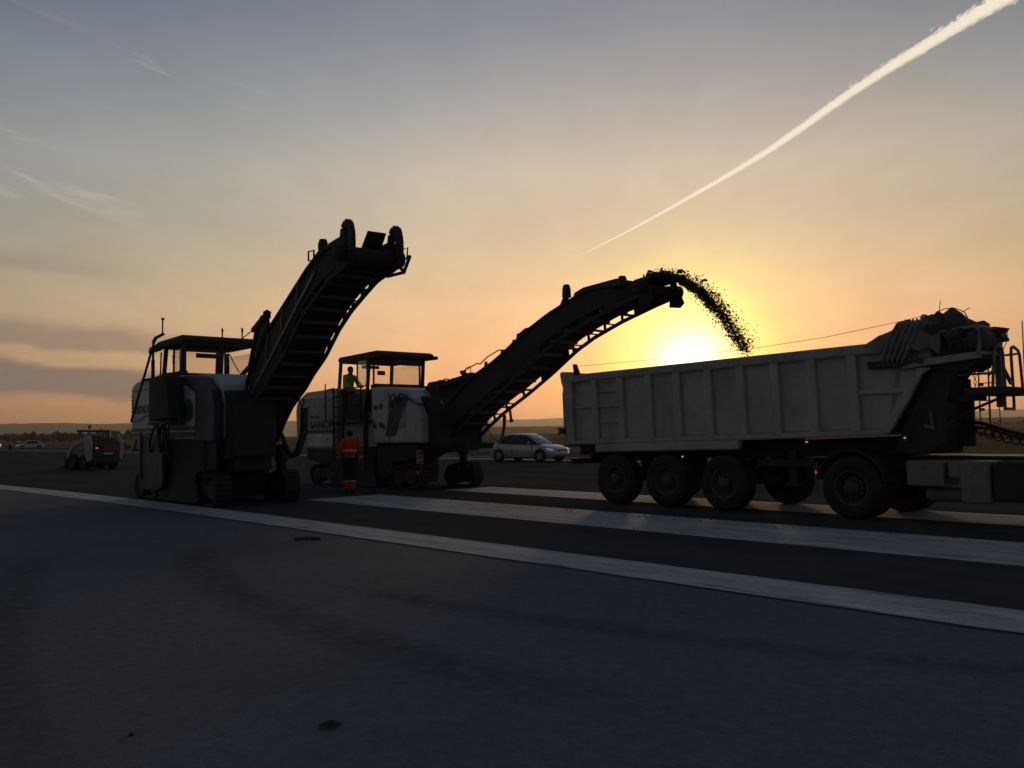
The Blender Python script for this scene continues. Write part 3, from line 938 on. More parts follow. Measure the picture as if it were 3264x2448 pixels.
tracked(cf, 'sensor_box', M['black'], lambda b: (b.box(3.35, 3.7, -0.5, -0.2, 3.06, 3.16), b.lathe([(0, -0.55), (0.06, -0.55), (0.06, -0.4), (0, -0.4)], (3.4, 0, 3.18), n=10)), bevel=0.02)
tracked(cf, 'water_hose', M['hose_brown'], lambda b: (b.tube([(4.18, 0.3, 2.02), (4.17, 0.3, 1.75), (4.08, 0.3, 1.42), (3.95, 0.3, 1.32), (3.75, 0.3, 1.36), (3.52, 0.3, 1.6), (3.45, 0.3, 1.85)], [0.05, 0.045, 0.035, 0.02, 0.016, 0.016, 0.016])), smooth=True)
tracked(cf, 'hose_stub', M['hose_brown'], lambda b: (b.tube([(4.4, 0.3, 2.15), (4.45, 0.3, 1.88)], 0.035, 8), b.tube([(4.445, 0.3, 1.88), (4.46, 0.3, 1.83)], 0.06, 8)))
for k in range(6):
    tracked(cf, 'scraper_tooth', M['black'], lambda b: b.prism([(2.75 + k * 0.13, 1.26), (2.8 + k * 0.13, 1.12), (2.87 + k * 0.13, 1.28)], -0.5, 0.5))

# ---- the parked machine with the raised conveyor (nearer, left) ------------------------------
m1 = thing('milling_machine', 'white and blue cold milling machine with its idle conveyor raised steeply against the sky', 'milling machine', rw(21.2, 9.3), RWZ, 'cold milling machines')
for sx, sy in ((1.75, -0.95), (1.6, 0.8), (-1.95, -0.95), (-1.95, 0.95)):
    crawler(m1, sx, sy, L=1.5, H=0.74, steer=R(-6 if sx > 0 else 2))
tracked(m1, 'chassis', M['dark'], lambda b: b.prism([(-2.7, 1.05), (-2.7, 1.6), (1.3, 1.6), (2.5, 1.55), (2.5, 1.15), (1.6, 0.95), (0.9, 0.6), (-1.0, 0.6), (-1.2, 1.0)], -0.85, 0.15), bevel=0.02)
tracked(m1, 'drum_housing', M['dark'], lambda b: b.prism([(-1.0, 0.1), (-1.0, 1.5), (0.9, 1.55), (1.0, 0.6), (0.9, 0.1)], -1.12, 0.8), bevel=0.03)
tracked(m1, 'side_plate', M['blue'], lambda b: b.prism([(-1.78, 0.3), (-1.72, 1.6), (-0.32, 1.6), (-0.28, 0.38), (-0.6, 0.28)], -1.34, -1.26), bevel=0.02)
tracked(m1, 'plate_guide', M['steel'], lambda b: [b.beam((xx, -1.36, 0.5), (xx, -1.36, 1.7), 0.05) for xx in (-1.7, -0.3, -0.22)])
tracked(m1, 'skid_plate', M['black'], lambda b: b.prism([(-0.9, 0.05), (-0.9, 0.6), (1.3, 0.7), (1.5, 0.12), (1.35, 0.05)], -1.2, -1.15))
h1 = [(-2.86, 1.5), (-2.9, 2.6), (-2.86, 2.9), (-2.6, 3.0), (-2.3, 3.04), (0.6, 3.02), (1.33, 2.7), (1.34, 1.5)]
hd = tracked(m1, 'engine_hood', M['white'], lambda b: b.prism(h1, -1.2, 0.95), bevel=0.07)
tracked(hd, 'green_stripe', M['green'], lambda b: b.box(-2.84, 1.3, -1.212, -1.19, 1.72, 1.8))
tracked(hd, 'green_stripe', M['green'], lambda b: b.box(-2.84, 1.3, -1.212, -1.19, 1.56, 1.68))
tracked(hd, 'round_logo', M['green'], lambda b: b.lathe([(0, -1.214), (0.26, -1.214), (0.26, -1.19)], (0.98, 0, 2.18), n=28))
lettering('emcof', 0.4, M['decal'], hd, (-2.62, -1.206, 2.2), (R(90), 0, 0), xs=1.35, bold=0.008)
tracked(hd, 'wave_line', M['decal'], lambda b: b.tube([(-2.8, -1.206, 1.98), (-2.3, -1.206, 1.99), (-1.9, -1.206, 2.1), (-1.3, -1.206, 2.14), (-0.4, -1.206, 2.14)], 0.012, 6))
tracked(hd, 'hood_seam', M['decal'], lambda b: b.box(-2.86, 1.3, -1.21, -1.19, 2.78, 2.795))
for k in range(5):
    tracked(hd, 'louvre', M['decal'], lambda b: b.box(-0.05, 0.35, -1.214, -1.19, 2.55 - k * 0.14, 2.61 - k * 0.14))
for k in range(6):
    tracked(hd, 'vent_slot', M['decal'], lambda b: b.box(-2.82, -2.74, -1.212, -1.19, 2.12 + k * 0.1, 2.16 + k * 0.1))
# blue cowl that sweeps down to the front
tracked(m1, 'blue_cowl', M['blue'], lambda b: b.prism([(0.35, 2.95), (0.9, 3.02), (1.7, 2.92), (2.3, 2.6), (2.45, 2.3), (2.45, 1.45), (1.36, 1.45), (1.36, 2.55)], -1.23, -1.02), bevel=0.03)
tracked(m1, 'front_hood', M['white'], lambda b: b.prism([(0.7, 1.5), (0.7, 3.02), (1.9, 2.98), (2.3, 2.7), (2.45, 2.4), (2.45, 1.5)], -1.0, 0.1), bevel=0.04)
tracked(m1, 'platform_floor', M['black'], lambda b: b.box(-2.0, 0.2, -1.25, 1.2, 3.02, 3.06))
tracked(m1, 'lower_sill', M['black'], lambda b: b.box(-1.15, 0.15, -1.02, -0.9, 3.07, 3.16))
# canopy
cz = 3.80
tracked(m1, 'canopy_roof', M['black'], lambda b: b.prism([(-1.95, cz + 0.06), (-1.9, cz + 0.12), (-1.5, cz + 0.2), (-0.02, cz + 0.24), (0.1, cz + 0.2), (0.16, cz + 0.12), (0.1, cz + 0.04), (-1.8, cz + 0.03)], -1.0, 1.02), bevel=0.03)
tracked(m1, 'roof_extension', M['black'], lambda b: (b.box(-2.2, -1.6, -0.99, -0.9, cz + 0.06, cz + 0.1), b.beam((-2.25, -0.95, cz), (-1.5, -0.95, cz + 0.02), 0.06, 0.09)))
for (tx, ty, bx_, by_) in ((-1.1, -0.95, -1.2, -0.97), (-0.02, -0.95, -0.05, -0.97), (-1.75, 0.93, -1.8, 0.97), (0.05, 0.93, 0.05, 0.97)):
    tracked(m1, 'canopy_post', M['black'], lambda b: b.beam((tx, ty, cz), (bx_, by_, 3.05), 0.09, 0.08))
tracked(m1, 'canopy_post', M['black'], lambda b: b.beam((0.06, -0.05, cz), (0.06, -0.08, 3.1), 0.1, 0.16))
tracked(m1, 'cab_door_frame', M['black'], lambda b: (b.beam((-1.3, -1.02, 3.1), (-1.25, -1.02, 3.7), 0.03), b.beam((-0.42, -1.02, 3.16), (-0.40, -1.02, 3.8), 0.04), b.beam((-1.32, -1.02, 3.12), (-0.1, -1.02, 3.12), 0.05)))
tracked(m1, 'door_handle', M['black'], lambda b: b.tube([(-0.42, -1.05, 3.55), (-0.34, -1.07, 3.54), (-0.33, -1.07, 3.4), (-0.42, -1.05, 3.38)], 0.014, 6))
frame_rect(m1, 'y', 0.1, -0.95, 0.95, 3.06, cz + 0.05, 0.05, 'windscreen_frame')
tracked(m1, 'windscreen', M['pane'], lambda b: b.box(0.095, 0.105, -0.9, 0.9, 3.12, cz - 0.1))
tracked(m1, 'side_window', M['pane'], lambda b: b.box(-0.4, 0.02, -1.0, -0.99, 3.17, cz - 0.1))
tracked(m1, 'rear_screen', M['pane'], lambda b: b.box(-1.86, -1.85, -0.28, 0.9, 3.09, cz))
frame_rect(m1, 'y', -1.86, -0.3, 0.92, 3.06, cz + 0.05, 0.035, 'rear_screen_frame')
tracked(m1, 'side_window', M['pane'], lambda b: b.box(-1.75, 0.02, 0.95, 0.96, 3.12, cz - 0.1))
tracked(m1, 'sun_blind', M['dark'], lambda b: b.box(-1.82, -1.8, 0.1, 0.85, cz - 0.14, cz - 0.02))
tracked(m1, 'wiper', M['black'], lambda b: b.beam((0.12, 0.15, 3.62), (0.12, 0.42, 3.15), 0.02))
tracked(m1, 'slanted_strut', M['black'], lambda b: b.beam((0.75, 0.85, 3.75), (0.75, 0.1, 2.95), 0.09))
tracked(m1, 'exhaust', M['steel'], lambda b: (b.lathe([(0, 3.0), (0.17, 3.0), (0.19, 3.2), (0.12, 3.38), (0, 3.4)], (0.7, 0.72, 0), 'z', 14),), smooth=True)
for (ax, ay, az0, az1) in ((-1.3, 0.6, cz + 0.1, 4.42), (0.0, 0.55, cz + 0.1, 4.3)):
    tracked(m1, 'beacon_pole', M['black'], lambda b: (b.tube([(ax, ay, az0), (ax, ay, az1)], 0.02, 8), b.tube([(ax, ay, az1 - 0.1), (ax, ay, az1)], 0.028, 8)))
tracked(m1, 'front_axle_beam', M['black'], lambda b: b.prism([(0.9, 0.55), (0.9, 1.5), (2.5, 1.5), (2.5, 0.8), (1.8, 0.7)], -0.8, 0.1))
tracked(m1, 'side_skirt', M['black'], lambda b: b.prism([(-0.4, 0.35), (-0.4, 1.52), (2.4, 1.5), (2.35, 0.85), (1.3, 0.75), (1.2, 0.3)], -1.16, -1.12))
# control column, mast and stays at the near side
tracked(m1, 'control_column', M['black'], lambda b: b.prism([(-0.42, 1.95), (-0.42, 2.95), (0.1, 3.02), (0.6, 3.0), (0.72, 2.6), (0.85, 2.0)], -1.62, -1.24), bevel=0.03)
tracked(m1, 'column_step', M['dark'], lambda b: (b.box(-0.2, 0.85, -1.7, -1.24, 1.86, 1.93), b.beam((0.1, -1.6, 1.9), (0.05, -1.5, 1.2), 0.06), b.beam((0.5, -1.6, 1.9), (0.5, -1.5, 1.2), 0.06)))
tracked(m1, 'sensor_mast', M['black'], lambda b: (b.tube([(-0.62, -1.45, 2.9), (-0.62, -1.45, 3.45)], 0.045, 8), b.tube([(-0.62, -1.45, 3.4), (-0.6, -1.45, 3.92)], 0.03, 8), b.beam((-0.62, -1.45, 3.86), (-0.45, -1.45, 3.97), 0.06), b.beam((-0.48, -1.45, 3.97), (0.05, -1.45, 4.02), 0.06, 0.05)))
tracked(m1, 'mast_antenna', M['black'], lambda b: (b.tube([(-0.02, -1.45, 4.0), (0.0, -1.45, 4.36)], 0.018, 8), b.box(-0.03, 0.03, -1.48, -1.42, 4.36, 4.41)))
tracked(m1, 'mast_stay', M['black'], lambda b: b.beam((-0.64, -1.45, 3.78), (-2.12, -1.45, 1.97), 0.045))
tracked(m1, 'mast_stay', M['black'], lambda b: b.beam((0.62, -1.45, 2.9), (1.11, -1.45, 1.85), 0.05))
tracked(m1, 'water_hose', M['hose'], lambda b: (b.tube([(-0.55, -1.4, 1.9), (-0.75, -1.45, 1.6), (-0.95, -1.4, 1.4), (-1.0, -1.36, 1.2)], 0.03), b.tube([(0.0, -1.45, 1.9), (-0.1, -1.5, 1.5), (0.1, -1.45, 1.2), (0.3, -1.3, 1.1)], 0.03), b.tube([(0.3, -1.4, 1.9), (0.45, -1.5, 1.45), (0.35, -1.4, 1.0)], 0.03)), smooth=True)
tracked(m1, 'rear_step', M['black'], lambda b: (b.box(-3.1, -2.75, -1.1, -0.4, 1.2, 1.26), b.beam((-2.85, -1.05, 1.6), (-3.05, -1.05, 1.22), 0.04), b.tube([(-3.05, -1.15, 1.35), (-3.25, -1.2, 1.3), (-3.3, -1.2, 1.42)], 0.03)))
tracked(m1, 'side_cylinder', M['black'], lambda b: (b.tube([(1.8, -1.15, 0.9), (1.75, -1.15, 1.9)], 0.09, 10), b.tube([(1.8, -1.15, 0.5), (1.8, -1.15, 1.0)], 0.05, 8)), smooth=True)
# conveyor boot and raised conveyor
C1H = Vector((0.603, -0.798, 0)).normalized()
slew = math.atan2(C1H.y, C1H.x) - RWZ
c1 = (2.525, 0.134, 0.0)
tracked(m1, 'conveyor_mount', M['dark'], lambda b: b.prism([(1.9, 1.2), (1.9, 2.3), (2.4, 2.6), (2.6, 2.4), (2.75, 1.8), (2.7, 1.1)], -0.9, 0.12), bevel=0.05)
tracked(m1, 'mount_arm', M['dark'], lambda b: b.prism([(1.75, 1.3), (1.7, 2.4), (2.1, 2.7), (2.5, 2.5), (2.75, 1.7), (2.6, 1.05), (2.0, 1.05)], -0.98, -0.86))
U1 = [(-0.75, 2.25), (-0.3, 2.8), (0.4, 3.36), (1.05, 3.88), (2.01, 4.36), (3.0, 4.86), (3.6, 5.1), (4.0, 5.12), (4.75, 5.1)]
L1 = [(-0.95, 1.43), (-0.48, 1.9), (-0.04, 2.24), (0.65, 2.6), (1.14, 2.92), (1.75, 3.26), (2.42, 3.78), (2.97, 4.1), (3.63, 4.38), (4.08, 4.56), (4.6, 4.66)]
cf1, U, L, T = conveyor(m1, 1.0, U1, L1, c1, slew, lambda a: 0.16 if a < 0.5 else 0.22, lambda a: a < 0.5 or a > 0.86)
tracked(cf1, 'boot_shell', M['dark'], lambda b: b.prism([(-1.25, 1.35), (-1.2, 2.3), (-0.8, 2.6), (-0.3, 2.8), (-0.05, 2.3), (-0.5, 1.85), (-0.95, 1.38)], -0.52, 0.5), bevel=0.05)
tracked(cf1, 'boot_guard', M['dark'], lambda b: b.prism([(-1.55, 1.3), (-1.52, 2.9), (-1.2, 2.95), (-0.9, 2.4), (-0.95, 1.3)], -0.72, -0.64), bevel=0.02)
def _hoop(b, s):
    pts = [(4.62, s, 5.02), (4.6, s, 5.22), (4.63, s, 5.36), (4.72, s, 5.44), (4.83, s, 5.42), (4.9, s, 5.3), (4.93, s, 5.12), (4.92, s, 4.9)]
    for p, q in zip(pts, pts[1:]):
        b.beam(p, q, 0.16, 0.085, (0, 1, 0))
for s in (-0.5, 0.5):
    tracked(cf1, 'lifting_hoop', M['black'], lambda b: _hoop(b, s))
    tracked(cf1, 'tip_plate', M['dark'], lambda b: b.prism([(3.9, 4.9), (4.0, 5.2), (4.68, 5.26), (4.8, 5.08), (4.95, 4.95), (4.95, 4.7), (4.5, 4.6)], s - 0.02, s + 0.02))
    tracked(cf1, 'work_lamp', M['black'], lambda b: (b.lathe([(0, 0.0), (0.1, 0.0), (0.1, 0.2), (0.07, 0.3), (0, 0.31)], (3.72, s, 5.03), 'z', 14),), smooth=True)
    yy = s + (0.1 if s > 0 else -0.1)
    tracked(cf1, 'marker_bracket', M['black'], lambda b: b.tube([(3.45, yy, 4.95), (3.4, yy + math.copysign(0.06, s), 4.95), (3.4, yy + math.copysign(0.06, s), 5.13), (3.52, yy, 5.14), (3.52, yy, 4.95)] if s < 0 else [(4.7, yy, 4.85), (4.85, yy + 0.1, 4.9), (4.88, yy + 0.1, 5.1), (4.8, yy, 5.05), (4.7, yy, 4.8)], 0.02, 6))
tracked(cf1, 'tip_flap', M['belt'], lambda b: b.prism([(4.2, 5.1), (4.5, 5.42), (4.56, 5.4), (4.3, 5.06)], 0.05, 0.42))
tracked(cf1, 'tip_guard', M['black'], lambda b: (b.beam((4.4, 0.52, 4.6), (4.85, 0.62, 4.62), 0.05), b.beam((4.85, 0.62, 4.6), (5.1, 0.62, 4.9), 0.05), b.beam((4.6, 0.5, 4.9), (4.86, 0.62, 4.64), 0.05)))
tracked(cf1, 'fold_bracket', M['dark'], lambda b: (b.prism([(0.55, 3.5), (0.5, 4.08), (0.72, 4.2), (1.0, 4.15), (1.1, 3.9)], -0.58, -0.5), b.beam((0.3, -0.56, 3.9), (1.05, -0.56, 4.16), 0.16, 0.1), b.blob((0.98, -0.54, 4.2), 0.1)), bevel=0.01)
tracked(cf1, 'fold_cylinder', M['dark'], lambda b: (b.tube([(0.6, -0.58, 4.05), (0.1, -0.6, 3.0)], 0.06, 10), b.tube([(0.1, -0.6, 3.0), (-0.2, -0.6, 2.4)], 0.035, 8)), smooth=True)
tracked(cf1, 'stay_wire', M['hose'], lambda b: b.tube([(0.55, -0.56, 4.0), (-0.1, -0.7, 3.75), (-0.6, -0.75, 3.5)], 0.012, 6))
def _stiff(b):
    b.beam((0.0, -0.52, 2.5), (3.4, -0.52, 4.75), 0.035, 0.06)
    for q in (0.9, 1.7, 2.5):
        b.beam((q, -0.52, 2.5 + (q) * 0.66), (q + 0.1, -0.52, 3.28 + q * 0.56), 0.03, 0.05)
tracked(cf1, 'plate_stiffener', M['steel'], _stiff)
tracked(cf1, 'hanging_hook', M['black'], lambda b: b.tube([(0.25, 0.5, 2.35), (0.4, 0.5, 2.22), (0.52, 0.5, 2.24), (0.55, 0.5, 2.36), (0.48, 0.5, 2.4)], 0.02, 6))
tracked(cf1, 'hanging_hose', M['hose'], lambda b: (b.tube([(-0.75, 0.5, 1.6), (-0.55, 0.55, 1.25), (-0.3, 0.55, 1.08), (0.05, 0.55, 1.15), (0.3, 0.6, 1.6), (0.35, 0.6, 2.2)], [0.05, 0.06, 0.07, 0.08, 0.09, 0.09]),), smooth=True)
# ------------------------------------------------------------------ tipping trailer and tractor
def road_wheel(parent, x, y, r=0.52, w=0.36, side=-1, name='wheel', rimr=0.29, dual=False):
    """tyre with tread blocks, dished rim, hub"""
    mb = MB()
    s = side
    ys = lambda t: y + s * t
    prof = [(rimr, 0.02), (rimr + 0.05, 0.0), (r * 0.84, -0.01), (r * 0.95, 0.02), (r, 0.06), (r, 0.13), (r - 0.015, 0.14), (r - 0.015, 0.16), (r, 0.17), (r, w - 0.06), (r * 0.95, w - 0.02), (rimr + 0.05, w), (rimr, w - 0.02)]
    mb.lathe([(a, -s * 0 + (y + (-s) * b - y)) for a, b in prof], (x, y, r), n=40)
    ty = mb.build(name, M['rubber'], parent, smooth=True)
    mb = MB()
    mb.lathe([(rimr, -s * 0.02), (rimr - 0.03, -s * 0.03), (rimr - 0.05, -s * 0.1), (0.19, -s * (0.14 if not dual else 0.17)), (0.16, -s * 0.12), (0.0, -s * 0.12)], (x, y, r), n=32)
    rm = mb.build('rim', M['rim'], ty, smooth=True)
    mb = MB()
    mb.lathe([(0.135, -s * 0.13), (0.125, -s * 0.03), (0.1, s * 0.0), (0.06, s * 0.015), (0.0, s * 0.015)], (x, y, r), n=20)
    mb.build('hub_cap', M['rim'], ty, smooth=True)
    mb = MB()
    for k in range(10):
        a = 2 * PI * k / 10
        cx, cz_ = x + 0.17 * math.cos(a), r + 0.17 * math.sin(a)
        mb.lathe([(0, -s * 0.125), (0.016, -s * 0.125), (0.016, -s * 0.09), (0, -s * 0.09)], (cx, y, cz_), n=6)
    tag(mb.build('wheel_nuts', M['steel'], ty), kind='stuff')
    return ty


tr = thing('dump_trailer', 'long grey ribbed tipping trailer being filled with milled asphalt, tarpaulin bundled at its front', 'tipper trailer', rw(10, 15.4), RWZ)
zb = lambda x: 1.27 + (x + 4.1) * 0.022          # underside of the tub
zt = lambda x: 2.80 + (x + 4.1) * 0.016          # top of the side
YS = 1.25
# tub: near and far sides, floor, tailgate, headboard
for s in (-1, 1):
    def _side(b):
        lo = [(-4.02, zb(-4.0)), (0.0, zb(0)), (3.36, 1.43)]
        prof = [(-4.02, zb(-4.02)), (3.34, 1.43), (3.7, 2.0), (3.9, 2.36), (4.06, 2.46), (4.06, 2.9), (-4.02, zt(-4.02))] if s < 0 else [(-4.02, zb(-4.02)), (3.3, 1.43), (3.4, 2.46), (3.4, 2.9), (-4.02, zt(-4.02))]
        y0, y1 = sorted((s * (YS - 0.09), s * (YS - 0.13)))
        b.prism(prof, y0, y1)
    sd = tracked(tr, 'side_wall', M['trailer'], _side)
    ribs = [-3.92, -3.14, -2.4, -1.64, -0.92, -0.17, 0.56, 1.28, 2.0, 2.75]
    for k, rx in enumerate(ribs):
        wd = 0.24 if k in (0,) else 0.17
        y0, y1 = sorted((s * YS, s * (YS - 0.088)))
        lean = 0.05
        tracked(sd, 'side_rib', M['trailer'], lambda b: b.prism([(rx - wd / 2 + lean, zb(rx) + 0.03), (rx + wd / 2 + lean, zb(rx) + 0.03), (rx + wd / 2, zt(rx) - 0.1), (rx - wd / 2, zt(rx) - 0.1)], y0, y1), bevel=0.025)
    y0, y1 = sorted((s * (YS + 0.015), s * (YS - 0.1)))
    tracked(sd, 'top_rail', M['trailer_top'], lambda b: b.prism([(-4.0, zt(-4.0) - 0.17), (3.6, zt(3.6) - 0.17), (3.6, zt(3.6) + 0.01), (-3.5, zt(-3.5)), (-3.62, zt(-3.5) - 0.02), (-4.02, zt(-4) + 0.05)], y0, y1), bevel=0.035)
    tracked(sd, 'bottom_rail', M['trailer'], lambda b: b.prism([(-4.0, zb(-4.0) - 0.02), (3.3, zb(3.3) - 0.02), (3.36, zb(3.36) + 0.07), (-4.0, zb(-4.0) + 0.07)], *sorted((s * (YS - 0.01), s * (YS - 0.088)))), bevel=0.015)
    for zz in (1.75, 2.08, 2.4, 2.62):
        tracked(sd, 'side_rung', M['trailer'], lambda b: b.box(-2.98 if zz != 2.08 else -3.75, -2.48, *sorted((s * (YS - 0.03), s * (YS - 0.088))), zz - 0.025, zz + 0.025), bevel=0.01)
    if s > 0:
        continue
    tracked(sd, 'front_brace', M['trailer'], lambda b: b.box(2.85, 3.66, *sorted((s * (YS - 0.03), s * (YS - 0.088))), 2.08, 2.16), bevel=0.02)
    tracked(sd, 'front_post', M['trailer'], lambda b: b.prism([(3.2, 1.45), (3.36, 1.43), (3.72, 2.0), (3.92, 2.36), (4.08, 2.46), (3.86, 2.47), (3.58, 2.02)], *sorted((s * YS, s * (YS - 0.088)))), bevel=0.02)
    tracked(sd, 'front_panel', M['dark'], lambda b: b.box(3.05, 4.0, *sorted((s * (YS + 0.005), s * (YS - 0.07))), 2.5, 2.62))
tracked(tr, 'tub_floor', M['trailer'], lambda b: b.prism([(-4.0, zb(-4) + 0.02), (3.36, 1.46), (3.36, 1.52), (-4.0, zb(-4) + 0.08)], -1.16, 1.16))
tracked(tr, 'headboard', M['dark'], lambda b: b.prism([(3.3, 1.46), (3.38, 1.46), (3.56, 2.42), (4.1, 2.54), (4.1, 2.9), (4.03, 2.9), (4.03, 2.6), (3.48, 2.46)], -1.16, 1.16))
tg = tracked(tr, 'tailgate', M['trailer'], lambda b: b.prism([(-4.06, 1.2), (-4.02, 1.2), (-4.03, 2.5), (-4.1, 2.66), (-4.13, 2.84), (-4.1, 2.87), (-3.62, 2.84), (-3.6, 2.79), (-4.0, 2.78), (-4.03, 2.7), (-4.1, 2.4)], -1.24, 1.24), bevel=0.02)
tracked(tg, 'gate_latch', M['black'], lambda b: (b.box(-4.16, -4.0, -1.3, -1.2, 1.5, 1.62), b.beam((-4.22, -1.27, 1.62), (-4.05, -1.27, 1.6), 0.04), b.beam((-4.22, -1.27, 1.5), (-4.05, -1.27, 1.52), 0.04)))
tracked(tg, 'hinge_arm', M['black'], lambda b: (b.prism([(-3.7, 2.78), (-3.74, 3.04), (-3.66, 3.04), (-3.54, 2.78)], -1.25, -1.19),))
tracked(tg, 'hinge_arm', M['black'], lambda b: (b.prism([(-3.7, 2.78), (-3.74, 3.04), (-3.66, 3.04), (-3.54, 2.78)], 1.19, 1.25),))
tracked(tg, 'gate_rib', M['trailer'], lambda b: [b.box(-4.11, -4.04, yy - 0.05, yy + 0.05, 1.3, 2.5) for yy in (0.0,)])
tracked(tr, 'tarp_rope', M['hose'], lambda b: b.tube([(-3.6, -1.22, 2.99), (-1.5, -1.22, 2.985), (0.8, -1.22, 3.02), (2.3, -1.22, 3.10), (3.6, -1.22, 3.235), (3.9, -1.15, 3.29)], 0.0045, 6), smooth=True)
tracked(tr, 'tarp_rope', M['hose'], lambda b: b.tube([(-3.6, 1.22, 2.99), (-1.5, 1.22, 2.96), (0.8, 1.22, 2.97), (2.3, 1.22, 3.05), (3.4, 1.22, 3.12)], 0.0045, 6), smooth=True)
# load of milled asphalt inside the tub
def _load(b):
    n, mrow = 40, 14
    v = []
    for i in range(n + 1):
        for j in range(mrow + 1):
            x = -3.7 + 7.2 * i / n
            y = -1.14 + 2.28 * j / mrow
            z = 2.05 + 0.45 * math.exp(-((x + 0.1) / 1.4) ** 2 - (y / 0.9) ** 2) + 0.1 * noise.noise(Vector((x * 3, y * 3, 0))) + 0.05 * noise.noise(Vector((x * 9, y * 9, 4)))
            v.append((x, y, z))
    b.add(v, [(i * (mrow + 1) + j, (i + 1) * (mrow + 1) + j, (i + 1) * (mrow + 1) + j + 1, i * (mrow + 1) + j + 1) for i in range(n) for j in range(mrow)])
tag(tracked(tr, 'asphalt_load', M['black'], _load), kind='stuff')
# chassis
for s in (-0.48, 0.48):
    tracked(tr, 'chassis_rail', M['black'], lambda b: b.prism([(-3.9, 0.95), (-3.9, 1.16), (3.2, 1.38), (3.2, 1.2), (1.4, 1.0)], s - 0.05, s + 0.05))
for q in (-3.6, -2.5, -1.3, 0.0, 1.2, 2.4):
    tracked(tr, 'chassis_crossmember', M['black'], lambda b: b.box(q - 0.05, q + 0.05, -0.43, 0.43, 1.02, 1.12))
tracked(tr, 'mudguard_panel', M['trailer'], lambda b: b.prism([(-3.12, 1.1), (0.5, 1.17), (0.5, 1.335), (-3.12, 1.265)], -1.24, -1.1), bevel=0.02)
tracked(tr, 'mudguard_panel', M['trailer'], lambda b: b.prism([(-3.12, 1.1), (0.5, 1.17), (0.5, 1.335), (-3.12, 1.265)], 1.1, 1.24), bevel=0.02)
tracked(tr, 'wheel_arch', M['black'], lambda b: b.prism([(-3.1, 1.07), (0.48, 1.14), (0.48, 1.165), (-3.1, 1.095)], -1.22, -0.6))
tracked(tr, 'wheel_arch', M['black'], lambda b: b.prism([(-3.1, 1.07), (0.48, 1.14), (0.48, 1.165), (-3.1, 1.095)], 0.6, 1.22))
tracked(tr, 'rear_bumper', M['black'], lambda b: (b.box(-3.95, -3.82, -1.15, 1.15, 0.82, 0.95), b.box(-3.9, -3.75, -0.55, -0.4, 0.82, 1.2), b.box(-3.9, -3.75, 0.4, 0.55, 0.82, 1.2)))
tracked(tr, 'pivot_bracket', M['black'], lambda b: b.prism([(-3.75, 1.02), (-3.75, 1.25), (-3.15, 1.25), (-3.3, 1.05)], -1.05, -0.85))
tracked(tr, 'mud_flap', M['belt'], lambda b: b.box(-3.02, -3.0, -1.2, -0.85, 0.35, 1.08))
for ax in (-2.58, -1.22, 0.14):
    tracked(tr, 'axle', M['black'], lambda b: b.tube([(ax, -1.0, 0.53), (ax, 1.0, 0.53)], 0.08, 10))
    for s in (-1, 1):
        road_wheel(tr, ax, s * 1.25, r=0.53, w=0.36, side=s)
    tracked(tr, 'air_spring', M['belt'], lambda b: b.lathe([(0.14, 0.6), (0.16, 0.7), (0.13, 0.8), (0.16, 0.9), (0.14, 1.0)], (ax + 0.3, -0.5, 0), 'z', 14), smooth=True)
for s in (-0.85, 0.85):
    tracked(tr, 'landing_leg', M['black'], lambda b: (b.box(1.35, 1.5, s - 0.08, s + 0.08, 0.55, 1.15), b.box(1.28, 1.56, s - 0.12, s + 0.12, 0.5, 0.55)))
tracked(tr, 'spare_wheel_carrier', M['black'], lambda b: b.box(0.75, 1.9, -1.0, -0.2, 0.85, 0.98))
# tipping ram and its housing in front of the headboard
tracked(tr, 'hoist_cylinder', M['black'], lambda b: (b.lathe([(0, 1.2), (0.2, 1.2), (0.2, 2.0), (0.16, 2.02), (0.16, 2.3), (0.12, 2.32), (0.12, 2.5), (0, 2.5)], (4.02, 0, 0), 'z', 20),), smooth=True)
tracked(tr, 'ram_housing', M['black'], lambda b: b.prism([(3.4, 1.2), (3.5, 1.46), (4.1, 2.44), (4.25, 2.44), (4.12, 2.3), (4.05, 2.0), (4.1, 1.5), (4.0, 1.1)], -0.95, 0.02))
tracked(tr, 'ram_guard', M['black'], lambda b: b.prism([(3.42, 1.15), (3.5, 1.44), (4.05, 2.4), (4.45, 2.43), (4.3, 2.2), (4.22, 1.8), (4.2, 1.3), (3.9, 1.1)], -1.12, -1.06))
tracked(tr, 'side_step', M['steel'], lambda b: (b.beam((4.0, -1.14, 1.78), (4.02, -1.14, 1.52), 0.04), b.beam((3.9, -1.14, 1.56), (4.05, -1.14, 1.5), 0.05)))
# shelf, cage and catwalk at the front
tracked(tr, 'front_shelf', M['trailer_top'], lambda b: b.prism([(3.62, 2.46), (4.8, 2.56), (4.8, 2.66), (3.62, 2.58)], -1.27, -1.17), bevel=0.01)
tracked(tr, 'shelf_plate', M['black'], lambda b: b.prism([(3.95, 2.44), (4.55, 2.38), (4.8, 2.56), (4.8, 2.6), (3.95, 2.54)], -1.165, -0.45))
def _cage(b):
    b.beam((4.79, -1.25, 2.6), (4.79, -1.25, 3.05), 0.055)
    b.beam((4.12, -1.25, 3.0), (4.79, -1.25, 3.05), 0.045)
    b.beam((4.25, -1.2, 2.97), (4.78, -0.9, 2.9), 0.045)
tracked(tr, 'cage_side_rail', M['rail'], _cage)
def _cage2(b):
    b.tube([(4.79, -1.24, 3.04), (4.79, -0.6, 3.04), (4.79, -0.52, 2.98), (4.79, -0.5, 2.66)], 0.026)
    b.beam((4.79, -1.22, 2.64), (4.79, -0.4, 2.66), 0.055)
    b.beam((4.79, -0.85, 2.86), (4.79, -0.5, 2.84), 0.05)
